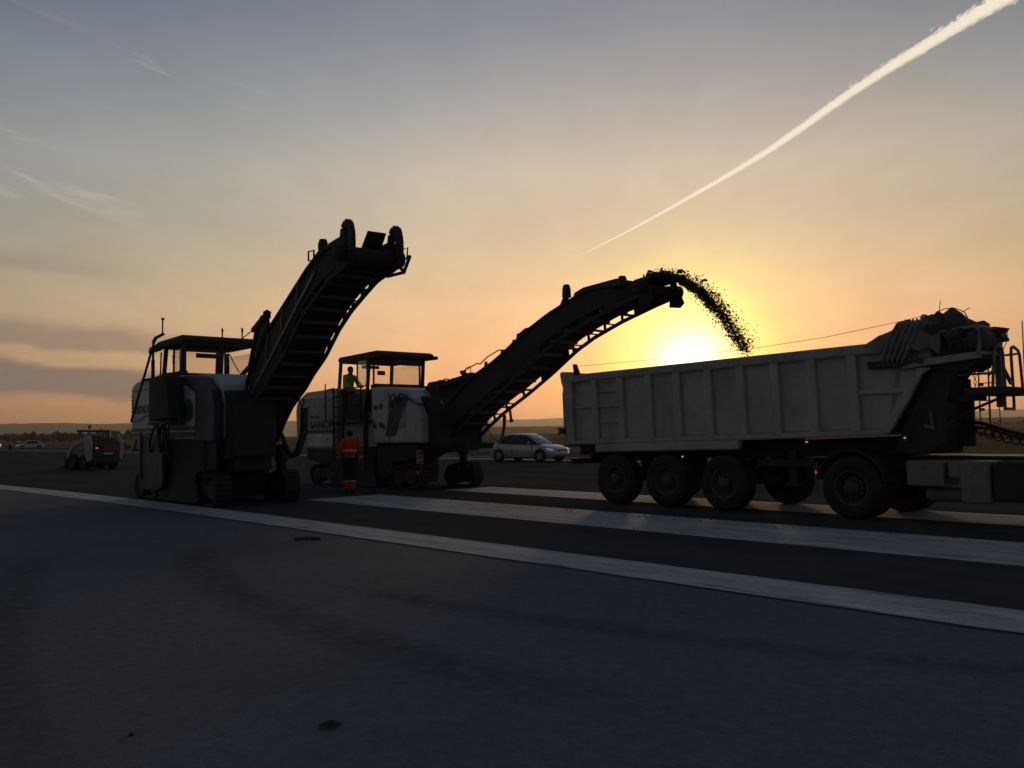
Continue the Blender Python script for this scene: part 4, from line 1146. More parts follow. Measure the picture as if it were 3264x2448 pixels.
tracked(tr, 'cage_front_rail', M['rail'], _cage2)
tracked(tr, 'cage_post', M['rail'], lambda b: b.beam((4.8, -0.5, 1.82), (4.8, -0.5, 2.98), 0.085))
tracked(tr, 'cage_infill', M['black'], lambda b: b.box(4.7, 4.74, -1.18, -0.42, 2.62, 2.98))
tracked(tr, 'catwalk', M['dark'], lambda b: b.prism([(4.55, 2.03), (4.6, 2.0), (5.12, 2.0), (5.16, 2.1), (5.1, 2.12), (4.55, 2.12)], -1.25, 0.2), bevel=0.01)
tracked(tr, 'catwalk_bracket', M['black'], lambda b: (b.box(3.9, 4.75, -1.0, -0.9, 1.92, 2.02), b.beam((4.1, -0.95, 1.6), (4.75, -0.3, 1.98), 0.04), b.beam((4.8, -0.46, 2.55), (4.8, 0.0, 2.2), 0.045)))
def _lad(b, y0, y1, x, top, bot):
    b.tube([(x, y0, bot), (x, y0, top - 0.06), (x, y0 + 0.06, top), (x, y1 - 0.06, top - 0.01), (x, y1, top - 0.07), (x, y1, bot)], 0.024)
    b.beam((x, y0, bot), (x, y1, bot), 0.045)
tracked(tr, 'access_ladder', M['rail'], lambda b: _lad(b, -0.6, -0.22, 4.9, 2.12, 1.79), smooth=True)
tracked(tr, 'catwalk_handrail', M['rail'], lambda b: (b.tube([(4.84, -0.9, 2.1), (4.86, -0.82, 2.72), (4.88, -0.74, 2.78), (4.9, -0.64, 2.74), (4.9, -0.6, 2.66), (4.9, -0.56, 2.1)], 0.024), b.tube([(4.9, -0.22, 2.1), (4.9, -0.25, 2.66), (4.9, -0.22, 2.76), (4.9, -0.14, 2.78), (4.9, 0.06, 2.73), (4.9, 0.12, 2.66), (4.9, 0.2, 2.1)], 0.024), b.beam((4.82, -0.5, 2.62), (4.9, 0.1, 2.68), 0.035), b.beam((4.3, -1.0, 2.33), (4.8, -0.5, 2.36), 0.035)), smooth=True)
tracked(tr, 'chain', M['black'], lambda b: [b.lathe([(0.02, -0.006), (0.028, 0), (0.02, 0.006)], (4.62, -0.98, 2.16 + 0.05 * k), 'y' if k % 2 else 'x', 8, close=True) for k in range(6)])
tag(tr.children[-1], kind='stuff')
# bundled tarpaulin
def _drape(b):
    prof = [(3.0, 2.915), (3.12, 2.98), (3.24, 3.05), (3.4, 3.085), (3.5, 3.13), (3.56, 3.235), (3.7, 3.25), (3.85, 3.235), (3.98, 3.23), (4.1, 3.22), (4.25, 3.15)]
    xs = resample(prof, 46)
    v = []
    mrow = 34
    for i, p in enumerate(xs):
        for j in range(mrow + 1):
            s = j / mrow * 2 - 1
            drop = 0.03 + 0.42 * min(1, max(0, (p.x - 3.0) / 0.55)) + 0.06 * noise.noise(Vector((p.x * 7, s, 1)))
            fold = noise.noise(Vector((p.x * 9.0, 0.3 * s, 2.0)))
            if abs(s) < 0.62:
                y = s / 0.62 * 1.27
                z = p.y + 0.025 * noise.noise(Vector((p.x * 6, y * 4, 3)))
            else:
                u = (abs(s) - 0.62) / 0.38
                y = math.copysign(1.275 + 0.05 * u + 0.055 * fold * (0.3 + u), s)
                z = p.y - 0.02 - drop * u
            v.append((p.x + 0.03 * noise.noise(Vector((p.x * 5, s * 4, 8))), y, z))
    n = len(xs)
    b.add(v, [(i * (mrow + 1) + j, (i + 1) * (mrow + 1) + j, (i + 1) * (mrow + 1) + j + 1, i * (mrow + 1) + j + 1) for i in range(n - 1) for j in range(mrow)])
tp = tracked(tr, 'tarpaulin', M['tarp'], _drape, smooth=True)
rnd = random.Random(4)
tracked(tp, 'tarp_hem', M['tarp_dark'], lambda b: [b.blob((3.3 + 0.07 * k, -1.3, 2.56 + 0.03 * rnd.uniform(-1, 1) + 0.03 * (k > 6)), (0.06, 0.04, 0.05), k, 0.6, 1, 2.5) for k in range(10)])
for k in range(5):
    tracked(tp, 'tarp_fold', M['tarp'], lambda b: b.tube([(3.95 - 0.09 * k, -1.3 - 0.02 * (k % 2), 3.2), (3.86 - 0.1 * k, -1.34, 2.95), (3.74 - 0.09 * k, -1.35, 2.7), (3.66 - 0.08 * k, -1.33, 2.58)], [0.012, 0.022, 0.034, 0.02], 8), smooth=True)
tracked(tp, 'rope_rings', M['hose'], lambda b: [b.tube([(3.68 + 0.06 * k, -1.2, 3.22), (3.69 + 0.06 * k, -1.21, 3.262), (3.7 + 0.06 * k, -1.2, 3.24)], 0.012, 6) for k in range(4)])
bun = MB()
for k in range(30):
    u = k / 29
    bx = 4.02 + 0.72 * u
    topz = 3.30 if u < 0.5 else (3.12 if u < 0.72 else 3.06)
    bun.blob((bx, -0.95 + rnd.uniform(-0.15, 0.2), topz - 0.2 + rnd.uniform(-0.03, 0.03)), (0.13, 0.3, 0.2), k, 0.5, 2, 2.2)
    ym = -0.6 + (4.74 - bx) * 1.5
    bun.blob((bx, rnd.uniform(-0.85, ym), topz - 0.22), (0.14, 0.22, 0.18), k + 60, 0.45, 2, 2.2)
bun.blob((4.35, -1.05, 3.16), (0.24, 0.22, 0.2), 9, 0.35, 2)
bun.blob((4.12, -1.1, 3.1), (0.2, 0.2, 0.16), 19, 0.35, 2)
bun.box(4.0, 4.7, -1.12, -0.5, 2.6, 2.95)
tag(bun.build('rolled_tarpaulin', M['tarp_dark'], tr, smooth=True), kind='stuff')
tracked(tr, 'tarp_corner', M['tarp_dark'], lambda b: (b.prism([(4.7, 2.96), (4.72, 3.08), (4.84, 3.07), (4.94, 3.05), (4.88, 2.98), (4.9, 2.9), (4.7, 2.86)], -0.6, -0.35), b.blob((4.8, -0.5, 2.98), (0.09, 0.16, 0.09), 3, 0.6, 2, 3), b.beam((4.7, -0.5, 2.84), (4.95, -0.45, 2.87), 0.05)))
tracked(tr, 'light_cap', M['whiteplate'], lambda b: b.blob((3.95, -1.1, 3.27), (0.07, 0.1, 0.06), 4, 0.4, 2, 2))
tracked(tr, 'bow_wire', M['hose'], lambda b: (b.tube([(4.15, -1.05, 3.3), (4.17, -1.05, 3.44), (4.18, -1.05, 3.52)], 0.006, 6), b.tube([(4.5, -1.05, 3.3), (4.62, -1.05, 3.36)], 0.006, 6), b.tube([(4.12, -1.1, 3.33), (4.25, -1.1, 3.375), (4.4, -1.1, 3.375), (4.55, -1.1, 3.3), (4.6, -1.1, 3.2)], 0.008, 6)), smooth=True)
tracked(tr, 'tie_line', M['hose'], lambda b: b.tube([(4.93, -0.45, 3.04), (4.93, -0.45, 2.87), (4.82, -0.5, 2.6)], 0.006, 6), smooth=True)
# marker lamps
for (lx, lz, mm) in ((-0.78, 1.02, 'lamp_white'), (1.9, 1.3, 'lamp_white'), (3.62, 1.36, 'lamp_amber')):
    tracked(tr, 'side_marker_lamp', M['lamp_red' if mm == 'x' else mm], lambda b: b.box(lx - 0.014, lx + 0.014, -1.265, -1.24, lz - 0.012, lz + 0.012), bevel=0.006)
tracked(tr, 'side_marker_mount', M['black'], lambda b: [b.box(lx - 0.05, lx + 0.05, -1.24, -1.1, lz - 0.04, lz + 0.04) for lx, lz in ((-0.78, 1.02),)])
tracked(tr, 'side_marker_mount', M['black'], lambda b: b.box(1.85, 1.95, -1.24, -0.5, 1.27, 1.33))
tracked(tr, 'side_marker_mount', M['black'], lambda b: b.box(3.57, 3.67, -1.24, -1.0, 1.3, 1.4))

# ---- tractor unit ---------------------------------------------------------------------------
tu = thing('tractor_unit', 'dark lorry tractor coupled to the grey tipping trailer, its cab out at the right', 'lorry', rw(10, 15.4), RWZ)
for s in (-0.42, 0.42):
    tracked(tu, 'chassis_rail', M['black'], lambda b: b.box(1.85, 7.2, s - 0.04, s + 0.04, 0.8, 1.04))
for q in (2.0, 3.4, 4.4, 5.4):
    tracked(tu, 'chassis_crossmember', M['black'], lambda b: b.box(q - 0.05, q + 0.05, -0.38, 0.38, 0.84, 0.98))
tracked(tu, 'coupling_plate', M['black'], lambda b: b.prism([(2.3, 1.06), (2.2, 1.14), (3.2, 1.2), (3.3, 1.08)], -0.45, 0.45))
for s in (-1, 1):
    road_wheel(tu, 2.67, s * 1.25, r=0.53, w=0.3, side=s, dual=True, rimr=0.30)
    road_wheel(tu, 2.67, s * 0.9, r=0.53, w=0.3, side=s, dual=True, rimr=0.30)
    road_wheel(tu, 6.3, s * 1.22, r=0.52, w=0.32, side=s)
    tracked(tu, 'mudguard', M['black'], lambda b: b.strip([(2.67 + 0.6 * math.cos(R(a)), 0.55 + 0.6 * math.sin(R(a))) for a in range(10, 171, 16)], [(2.67 + 0.63 * math.cos(R(a)), 0.55 + 0.63 * math.sin(R(a))) for a in range(10, 171, 16)], *sorted((s * 0.6, s * 1.26))))
tracked(tu, 'rear_lamp_bracket', M['steel'], lambda b: (b.beam((2.05, -1.2, 0.95), (2.03, -1.2, 0.45), 0.025),))
tracked(tu, 'rear_marker_lamp', M['lamp_red'], lambda b: b.box(2.02, 2.05, -1.215, -1.18, 0.75, 0.80), bevel=0.006)
tracked(tu, 'rear_crossbar', M['black'], lambda b: b.box(1.85, 1.95, -1.1, 1.1, 0.85, 1.0))
tracked(tu, 'axle', M['black'], lambda b: b.tube([(2.67, -0.95, 0.53), (2.67, 0.95, 0.53)], 0.12, 12))
tracked(tu, 'battery_box', M['tool'], lambda b: b.box(3.6, 4.18, -1.2, -0.6, 0.6, 1.0), bevel=0.02)
tracked(tu, 'tool_locker', M['tool'], lambda b: b.box(4.43, 4.86, -1.22, -0.6, 0.36, 1.0), bevel=0.03)
tracked(tu, 'locker_shelf', M['tool'], lambda b: b.box(4.24, 4.43, -1.18, -0.6, 0.74, 1.0), bevel=0.02)
tracked(tu, 'fuel_tank', M['black'], lambda b: b.prism([(4.9, 0.45), (4.9, 0.95), (4.95, 1.0), (5.8, 1.0), (5.85, 0.95), (5.85, 0.45), (5.8, 0.4), (4.95, 0.4)], -1.22, -0.55), bevel=0.05)
tracked(tu, 'air_tank', M['tool'], lambda b: b.tube([(3.75, -0.75, 0.45), (4.35, -0.75, 0.45)], 0.12, 14), smooth=True)
tracked(tu, 'deck_plate', M['steel'], lambda b: b.box(3.4, 5.5, -0.46, 0.46, 1.045, 1.06))
cabm = paint('cab_paint', (0.3, 0.3, 0.31), 0.4, dirt=(0.15, 0.14, 0.13), dirt_amt=0.4)
cb = tracked(tu, 'cab', cabm, lambda b: b.prism([(5.75, 0.95), (5.75, 3.1), (6.0, 3.3), (7.1, 3.25), (7.45, 2.9), (7.75, 1.9), (7.8, 0.5), (7.2, 0.45), (6.9, 1.0)], -1.22, 1.22), bevel=0.08)
tracked(cb, 'side_window', M['decal'], lambda b: b.prism([(6.5, 1.95), (6.5, 2.75), (7.2, 2.72), (7.5, 1.95)], -1.235, -1.19))
tracked(cb, 'door', cabm, lambda b: b.box(6.4, 7.55, -1.232, -1.2, 1.0, 1.9), bevel=0.02)
tracked(cb, 'windscreen', M['decal'], lambda b: b.prism([(7.35, 2.85), (7.68, 1.95), (7.77, 1.95), (7.42, 2.87)], -1.1, 1.1))
# coiled air and electric lines drooping behind the cab
def coil(b, p, q, sag, turns, rad, r, seg=9):
    p, q = Vector(p), Vector(q)
    pts = []
    n = turns * seg
    for i in range(n + 1):
        u = i / n
        c = p.lerp(q, u) + Vector((0, 0, -sag * 4 * u * (1 - u)))
        a = 2 * PI * u * turns
        pts.append(c + Vector((0.02 * math.cos(a), rad * math.cos(a), rad * math.sin(a))))
    b.tube(pts, r, 6)
tracked(tu, 'air_line', M['hose'], lambda b: coil(b, (4.06, -0.15, 1.6), (5.75, -0.1, 1.45), 0.18, 15, 0.05, 0.011), smooth=True)
tracked(tu, 'air_line', M['hose'], lambda b: coil(b, (4.06, 0.05, 1.55), (5.75, 0.05, 1.4), 0.2, 13, 0.055, 0.012), smooth=True)
tracked(tu, 'electric_line', M['hose'], lambda b: b.tube([(4.06, -0.3, 1.62), (4.4, -0.25, 1.58), (4.8, -0.2, 1.44), (5.2, -0.1, 1.32), (5.75, 0.0, 1.4)], 0.03, 8), smooth=True)
tracked(tu, 'electric_line', M['hose'], lambda b: b.tube([(4.06, -0.1, 1.5), (4.4, -0.05, 1.5), (4.8, 0.0, 1.36), (5.2, 0.1, 1.25), (5.75, 0.1, 1.3)], 0.022, 8), smooth=True)
# ------------------------------------------------------------------ broken asphalt in flight
rnd = random.Random(21)
st = MB()
# the millings leave the belt and fall in an arc into the tub (points in the loading machine's frame: origin 22 m up, 15.4 m across)
def arc(u):
    x = 9.55 + 2.35 * u
    v = 2.35 * u
    return x, 4.95 + 0.06 * v - 0.36 * v * v
TET = ((1.2, 0, -.6), (-.8, .9, -.5), (-.6, -1, -.6), (0, .2, 1.1))
TF = [(0, 1, 2), (0, 3, 1), (1, 3, 2), (2, 3, 0)]
def chip(x, y, z, r):
    R3 = Matrix.Rotation(rnd.uniform(0, 6.28), 3, 'Z') @ Matrix.Rotation(rnd.uniform(0, 6.28), 3, 'X')
    st.add([R3 @ (Vector(q) * r * rnd.uniform(0.7, 1.25)) + Vector((x, y, z)) for q in TET], TF)
for i in range(11000):
    u = rnd.random() ** 0.9
    x, z = arc(u)
    sp = 0.025 + 0.055 * u
    k = 2.4 if rnd.random() > 0.8 else 1.0
    up_bias = abs(rnd.gauss(0, 0.06)) * (0.6 + u) if rnd.random() > 0.6 else 0.0
    chip(x + rnd.gauss(0, sp * 0.8 * k) + up_bias, rnd.gauss(0, 0.1), z + rnd.gauss(0, sp * 0.7 * k) + up_bias, rnd.choice((0.004, 0.005, 0.007, 0.009, 0.011, 0.014, 0.018)))
for i in range(1300):
    u = rnd.random() ** 1.25
    x, z = arc(u)
    wob = 0.035 * math.sin(u * 26.0) + 0.03 * math.sin(u * 61.0)
    st.blob((x + rnd.gauss(0, 0.03) + wob * 0.6, rnd.uniform(-0.2, 0.2), z + rnd.gauss(0, 0.018 + 0.012 * u) + wob * 0.5), rnd.uniform(0.012, 0.034) * (1.1 - 0.45 * u), i, 0.6, 1, 2.4)
for (px_, pz_) in ((9.25, 4.93), (9.42, 4.95), (9.6, 5.0), (9.62, 5.05), (9.98, 4.96), (10.02, 5.02), (10.4, 4.86), (10.41, 4.95), (10.85, 4.7), (11.2, 4.38), (11.45, 4.1)):
    for k in range(9):
        st.blob((px_ + rnd.gauss(0, 0.035), rnd.uniform(-0.2, 0.2), pz_ + rnd.gauss(0, 0.025)), rnd.uniform(0.014, 0.035), k, 0.6, 1, 2.2)
so = st.build('falling_millings', M['black'], loc=rw(22, 15.4), rz=RWZ)
tag(so, kind='stuff')

# lumps dropped on the pavement
for (lx, ly, sz, lab) in ((-3.07, 13.32, 0.13, 'low dark asphalt clod lying on the pale shoulder just before the white edge stripe'),):
    lm = MB()
    for k in range(9):
        lm.blob((rnd.gauss(0, sz * 0.75), rnd.gauss(0, sz * 0.3), sz * 0.12), (sz * rnd.uniform(0.3, 0.6), sz * 0.4, sz * rnd.uniform(0.1, 0.22)), k, 0.5, 2, 2)
    tag(lm.build('asphalt_clod', M['black'], loc=(lx, ly, 0.0)), lab, 'asphalt clod')
lm = MB()
lm.blob((0, 0, 0.006), (0.014, 0.02, 0.012), 3, 0.5, 1, 2)
tag(lm.build('pebble', M['black'], loc=(-2.02, 4.72, 0.0)), 'tiny black pebble alone on the pale shoulder near the oil stain', 'pebble')
for k in range(14):
    pass
# crumbs of millings along the threshold stripe
cr = MB()
for i in range(260):
    a = rnd.uniform(2, 19)
    p = rnd.gauss(11.9, 1.2) if rnd.random() < 0.5 else rnd.gauss(12.6, 0.25)
    if rnd.random() < 0.25:
        a, p = rnd.gauss(10.7, 0.5), rnd.gauss(12.4, 0.16)
    w_ = rw(a, p)
    r = abs(rnd.gauss(0.006, 0.006)) + 0.003
    cr.add([(w_.x + r * x, w_.y + r * y, 0.006 + r * z) for x, y, z in ((1.2, 0, 0), (-.8, .9, 0), (-.6, -1, 0), (0, .2, .9))], [(0, 1, 2), (0, 3, 1), (1, 3, 2), (2, 3, 0)])
tag(cr.build('millings_crumbs', M['black']), kind='stuff')

# ------------------------------------------------------------------ vapour trail, high and far
cm = bpy.data.materials.new('glowing_ice_cloud')
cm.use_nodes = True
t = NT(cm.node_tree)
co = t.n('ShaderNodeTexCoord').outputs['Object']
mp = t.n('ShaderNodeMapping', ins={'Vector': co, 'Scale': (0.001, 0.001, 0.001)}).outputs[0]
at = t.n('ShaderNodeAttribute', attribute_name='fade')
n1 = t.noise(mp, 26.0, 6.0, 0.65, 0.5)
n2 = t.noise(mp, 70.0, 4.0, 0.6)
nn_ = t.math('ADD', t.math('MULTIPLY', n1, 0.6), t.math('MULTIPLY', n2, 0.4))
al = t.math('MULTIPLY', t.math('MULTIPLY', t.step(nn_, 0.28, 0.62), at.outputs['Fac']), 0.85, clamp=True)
# the trail glows by its own emission, painted in place of sunlight on it
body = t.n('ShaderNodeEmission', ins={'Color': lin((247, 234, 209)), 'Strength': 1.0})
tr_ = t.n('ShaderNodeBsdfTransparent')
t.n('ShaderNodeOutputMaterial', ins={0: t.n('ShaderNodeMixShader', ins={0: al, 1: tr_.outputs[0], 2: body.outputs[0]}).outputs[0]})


def dirpt(az, el, h):
    d = h / math.tan(R(el))
    return Vector((d * math.sin(R(az)), d * math.cos(R(az)), h))


HT = 3000.0
# the trail's course over the ground, far end first: azimuth, elevation, half width
COURSE = [(2.75, 10.86, 1.0), (4.08, 11.22, 1.2), (5.41, 11.67, 2.2), (9.33, 13.46, 6.0), (15.93, 16.61, 12.5), (22.07, 19.91, 18.0), (27.61, 22.24, 23.0), (29.89, 23.05, 26.0), (31.56, 23.62, 28.0), (34.57, 24.61, 31.0)]
cp = [dirpt(a, e, HT) for a, e, _ in COURSE]
cr_ = [w_ * p.length / 2822.0 for p, (_, _, w_) in zip(cp, COURSE)]
def course(u):
    t_ = u * (len(cp) - 1)
    k = min(int(t_), len(cp) - 2)
    f_ = t_ - k
    p0, p1, p2, p3 = cp[max(0, k - 1)], cp[k], cp[k + 1], cp[min(len(cp) - 1, k + 2)]
    c = 0.5 * ((2 * p1) + (p2 - p0) * f_ + (2 * p0 - 5 * p1 + 4 * p2 - p3) * f_ ** 2 + (3 * p1 - p0 - 3 * p2 + p3) * f_ ** 3)
    return c, cr_[k] * (1 - f_) + cr_[k + 1] * f_, t_
ct = MB()
fade = []
rnd = random.Random(8)
NS, NR = 900, 16
nn0 = 0
for sh, (scale_, al_) in enumerate(((1.25, 0.30), (1.05, 0.42), (0.85, 0.55), (0.62, 0.75), (0.38, 0.95))):
    v = []
    for i in range(NS + 1):
        u = i / NS
        c, base, t_ = course(u)
        dirn = (course(min(1, u + 0.004))[0] - course(max(0, u - 0.004))[0]).normalized()
        side = dirn.cross(Vector((0, 0, 1))).normalized()
        upn = side.cross(dirn).normalized()
        dist_ = (c - cp[0]).length
        for k in range(NR):
            a = 2 * PI * k / NR
            q = Vector((dist_ / 55.0, math.cos(a) * 1.1 + sh * 0.7, math.sin(a) * 1.1))
            rr = 0.56 * scale_ * base * (1 + 0.38 * noise.noise(q) + 0.32 * noise.noise(q * 2.6))
            v.append(c + (side * math.cos(a) + upn * math.sin(a)) * rr)
            fade.append(al_ * min(1.0, 0.05 + 0.1 * t_ if t_ < 1.6 else 0.21 + (t_ - 1.6) * 1.3))
    ct.add(v, [(i * NR + k, i * NR + (k + 1) % NR, (i + 1) * NR + (k + 1) % NR, (i + 1) * NR + k) for i in range(NS) for k in range(NR)])
# frayed wisps that trail from the sunless side of the wide end
for i in range(520):
    u = 0.42 + 0.58 * rnd.random()
    c, base, t_ = course(u)
    dirn = (course(min(1, u + 0.004))[0] - course(max(0, u - 0.004))[0]).normalized()
    side = dirn.cross(Vector((0, 0, 1))).normalized()
    nv0 = len(ct.v)
    p = c + side * base * rnd.uniform(0.6, 1.05) + Vector((0, 0, rnd.gauss(0, base * 0.3)))
    q = p + side * base * rnd.uniform(0.2, 0.9) * (u - 0.3) * 1.6 + dirn * base * rnd.uniform(0.3, 1.3)
    ct.tube([p, p.lerp(q, 0.5), q], [base * 0.16, base * 0.1, 1.0], 6)
    fade += [0.32] * (len(ct.v) - nv0)
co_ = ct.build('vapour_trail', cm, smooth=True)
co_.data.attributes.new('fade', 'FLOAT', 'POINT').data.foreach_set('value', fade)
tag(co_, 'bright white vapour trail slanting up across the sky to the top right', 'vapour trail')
# ------------------------------------------------------------------ people
def skin(name, verts, edges, rad, m, parent=None, sub=2, loc=None):
    me = bpy.data.meshes.new(name)
    me.from_pydata([tuple(v) for v in verts], edges, [])
    o = bpy.data.objects.new(name, me)
    COL.objects.link(o)
    sk = o.modifiers.new('skin', 'SKIN')
    sk.use_smooth_shade = True
    for i, r in enumerate(rad):
        d = me.skin_vertices[0].data[i]
        d.radius = r if hasattr(r, '__len__') else (r, r)
        d.use_root = i == 0
    ss = o.modifiers.new('sub', 'SUBSURF')
    ss.levels = ss.render_levels = sub
    dg = bpy.context.evaluated_depsgraph_get()
    m2_ = bpy.data.meshes.new_from_object(o.evaluated_get(dg))
    bpy.data.objects.remove(o)
    m2_.name = name
    m2_.materials.clear()
    m2_.materials.append(m)
    o = bpy.data.objects.new(name, m2_)
    COL.objects.link(o)
    if parent is not None:
        o.parent = parent
    if loc is not None:
        o.location = loc
    m2_.polygons.foreach_set('use_smooth', [True] * len(m2_.polygons))
    return o


M['skin'] = paint('skin_tone', (0.42, 0.25, 0.18), 0.55, var=0.06)
M['hair'] = paint('dark_hair', (0.03, 0.024, 0.02), 0.7)
M['orange'] = paint('hi_vis_orange_cloth', (0.85, 0.11, 0.03), 0.8, var=0.12, scale=5, dirt=(0.35, 0.07, 0.03), dirt_amt=0.3, spec=0.1)
M['lime'] = paint('hi_vis_green_cloth', (0.36, 0.64, 0.12), 0.8, var=0.15, scale=5, spec=0.1)
M['lime_yellow'] = paint('hi_vis_yellow_cloth', (0.5, 0.5, 0.12), 0.8, var=0.15, scale=5, spec=0.1)
M['navy'] = paint('navy_work_trousers', (0.05, 0.053, 0.07), 0.85, spec=0.1)
M['reflect'] = paint('grey_reflective_tape', (0.75, 0.76, 0.75), 0.5)
M['boot'] = paint('black_boot_leather', (0.05, 0.045, 0.04), 0.6)


def hand(parent, wrist, dirn, palm_n, s=1.0, name='hand'):
    """fingers grown from the end of the forearm: a palm and five curled digits"""
    w_ = Vector(wrist)
    d = Vector(dirn).normalized()
    n = Vector(palm_n).normalized()
    sd = d.cross(n).normalized()
    vs, es, rs = [w_, w_ + d * 0.05 * s, w_ + d * 0.09 * s], [(0, 1), (1, 2)], [0.026 * s, (0.042 * s, 0.02 * s), (0.04 * s, 0.018 * s)]
    for k, (off, ln) in enumerate(((-0.033, 0.062), (-0.011, 0.074), (0.011, 0.07), (0.033, 0.055))):
        b = len(vs)
        root = w_ + d * 0.09 * s + sd * off * s
        vs += [root, root + d * ln * 0.5 * s + n * 0.012 * s, root + d * ln * 0.8 * s + n * 0.035 * s]
        es += [(2, b), (b, b + 1), (b + 1, b + 2)]
        rs += [0.0095 * s, 0.0085 * s, 0.007 * s]
    b = len(vs)
    root = w_ + d * 0.04 * s - sd * 0.035 * s
    vs += [root, root + d * 0.03 * s - sd * 0.025 * s + n * 0.01 * s, root + d * 0.055 * s - sd * 0.03 * s + n * 0.028 * s]
    es += [(1, b), (b, b + 1), (b + 1, b + 2)]
    rs += [0.013 * s, 0.011 * s, 0.009 * s]
    return vs, es, rs


def person(name, label, loc, rz, J, coat, legs, cuffs=None, group=None, hat=None, bands=True, hair=True):
    """one continuous body grown over a posed skeleton, clothes over it"""
    root = thing(name, label, 'person', loc, rz, group)
    V = {k: Vector(v) for k, v in J.items()}
    order = ['pelvis', 'spine', 'chest', 'neck', 'skull', 'crown', 'chin', 'nose', 'shL', 'elL', 'wrL', 'shR', 'elR', 'wrR', 'hipL', 'knL', 'anL', 'toL', 'hipR', 'knR', 'anR', 'toR']
    rad = dict(pelvis=(0.15, 0.11), spine=(0.135, 0.1), chest=(0.155, 0.115), neck=0.055, skull=(0.077, 0.095), crown=(0.06, 0.07), chin=0.045, nose=0.014, shL=0.06, elL=0.046, wrL=0.03, shR=0.06, elR=0.046, wrR=0.03,
               hipL=0.085, knL=0.06, anL=0.042, toL=(0.045, 0.03), hipR=0.085, knR=0.06, anR=0.042, toR=(0.045, 0.03))
    ed = [('pelvis', 'spine'), ('spine', 'chest'), ('chest', 'neck'), ('neck', 'skull'), ('skull', 'crown'), ('skull', 'chin'), ('skull', 'nose'), ('chest', 'shL'), ('shL', 'elL'), ('elL', 'wrL'), ('chest', 'shR'), ('shR', 'elR'), ('elR', 'wrR'),
          ('pelvis', 'hipL'), ('hipL', 'knL'), ('knL', 'anL'), ('anL', 'toL'), ('pelvis', 'hipR'), ('hipR', 'knR'), ('knR', 'anR'), ('anR', 'toR')]
    vs = [V[k] for k in order]
    es = [(order.index(a), order.index(b)) for a, b in ed]
    rs = [rad[k] for k in order]
    for sd in 'LR':
        hv, he, hr = hand(root, V['wr' + sd], V['wr' + sd] - V['el' + sd], Vector((0.6, -0.6 if sd == 'L' else 0.6, 0)))
        base = len(vs)
        wi = order.index('wr' + sd)
        mp_ = lambda i: wi if i == 0 else base + i - 1
        vs += hv[1:]
        rs += hr[1:]
        es += [(mp_(a), mp_(b)) for a, b in he]
    skin('body', vs, es, rs, M['skin'], root)
    # coat
    hem = V['pelvis'].lerp(V['spine'], 0.05)
    cv = [hem, V['spine'], V['chest'], V['chest'].lerp(V['neck'], 0.55), V['shL'], V['elL'], V['wrL'].lerp(V['elL'], 0.12), V['shR'], V['elR'], V['wrR'].lerp(V['elR'], 0.12)]
    skin('jacket', cv, [(0, 1), (1, 2), (2, 3), (2, 4), (4, 5), (5, 6), (2, 7), (7, 8), (8, 9)], [(0.2, 0.15), (0.185, 0.14), (0.19, 0.14), (0.1, 0.09), 0.085, 0.072, 0.056, 0.085, 0.072, 0.056], coat, root)
    tv = [V['pelvis'] + Vector((0, 0, 0.03))]
    te, tr_s = [], [(0.17, 0.13)]
    for sd in 'LR':
        b = len(tv)
        tv += [V['hip' + sd], V['kn' + sd], V['an' + sd] + Vector((0, 0, 0.06))]
        te += [(0, b), (b, b + 1), (b + 1, b + 2)]
        tr_s += [0.105, 0.082, 0.068]
    skin('trousers', tv, te, tr_s, legs, root)
    for sd in 'LR':
        skin('boot', [V['an' + sd] + Vector((0, 0, 0.06)), V['an' + sd] - Vector((0, 0, 0.02)), V['to' + sd]], [(0, 1), (1, 2)], [0.055, (0.055, 0.05), (0.05, 0.035)], M['boot'], root)
        if cuffs:
            k, a = V['kn' + sd], V['an' + sd] + Vector((0, 0, 0.03))
            mb = MB()
            mb.tube([k.lerp(a, 0.5), k.lerp(a, 0.75), a], [0.082, 0.083, 0.085], 14, cap=False)
            mb.build('leg_cuff', cuffs, root, smooth=True)
            mb = MB()
            mb.tube([k.lerp(a, 0.42), k.lerp(a, 0.5)], [0.086, 0.087], 14, cap=False)
            mb.build('leg_band', M['reflect'], root, smooth=True)
    if hair:
        mb = MB()
        c = V['skull'].lerp(V['crown'], 0.55) - (V['nose'] - V['skull']) * 0.25
        mb.blob(c, (0.1, 0.088, 0.1), 3, 0.12, 3, 4)
        mb.build('hair', M['hair'], root, smooth=True)
    if bands:
        def ring(c, axis, ry, rx, h, nm):
            ax = Vector(axis).normalized()
            s2 = Vector((0, 1, 0))
            f2 = s2.cross(ax).normalized()
            v, f = [], []
            nn2 = 28
            for i in range(nn2):
                a = 2 * PI * i / nn2
                for t_, q in ((-h / 2, 1.0), (h / 2, 1.0)):
                    v.append(c + ax * t_ + s2 * ry * q * math.cos(a) + f2 * rx * q * math.sin(a))
            for i in range(nn2):
                j = (i + 1) % nn2
                f.append((2 * i, 2 * j, 2 * j + 1, 2 * i + 1))
            mb = MB()
            mb.add(v, f)
            return mb.build(nm, M['reflect'], root, smooth=True)
        ax = V['chest'] - V['pelvis']
        ring(V['spine'].lerp(V['pelvis'], 0.1), ax, 0.207, 0.165, 0.05, 'jacket_band')
        for sd in 'LR':
            e, w2 = V['el' + sd], V['wr' + sd]
            mb = MB()
            mb.tube([e.lerp(w2, 0.62), e.lerp(w2, 0.85)], [0.069, 0.064], 12, cap=False)
            mb.build('sleeve_band', M['reflect'], root, smooth=True)
    return root


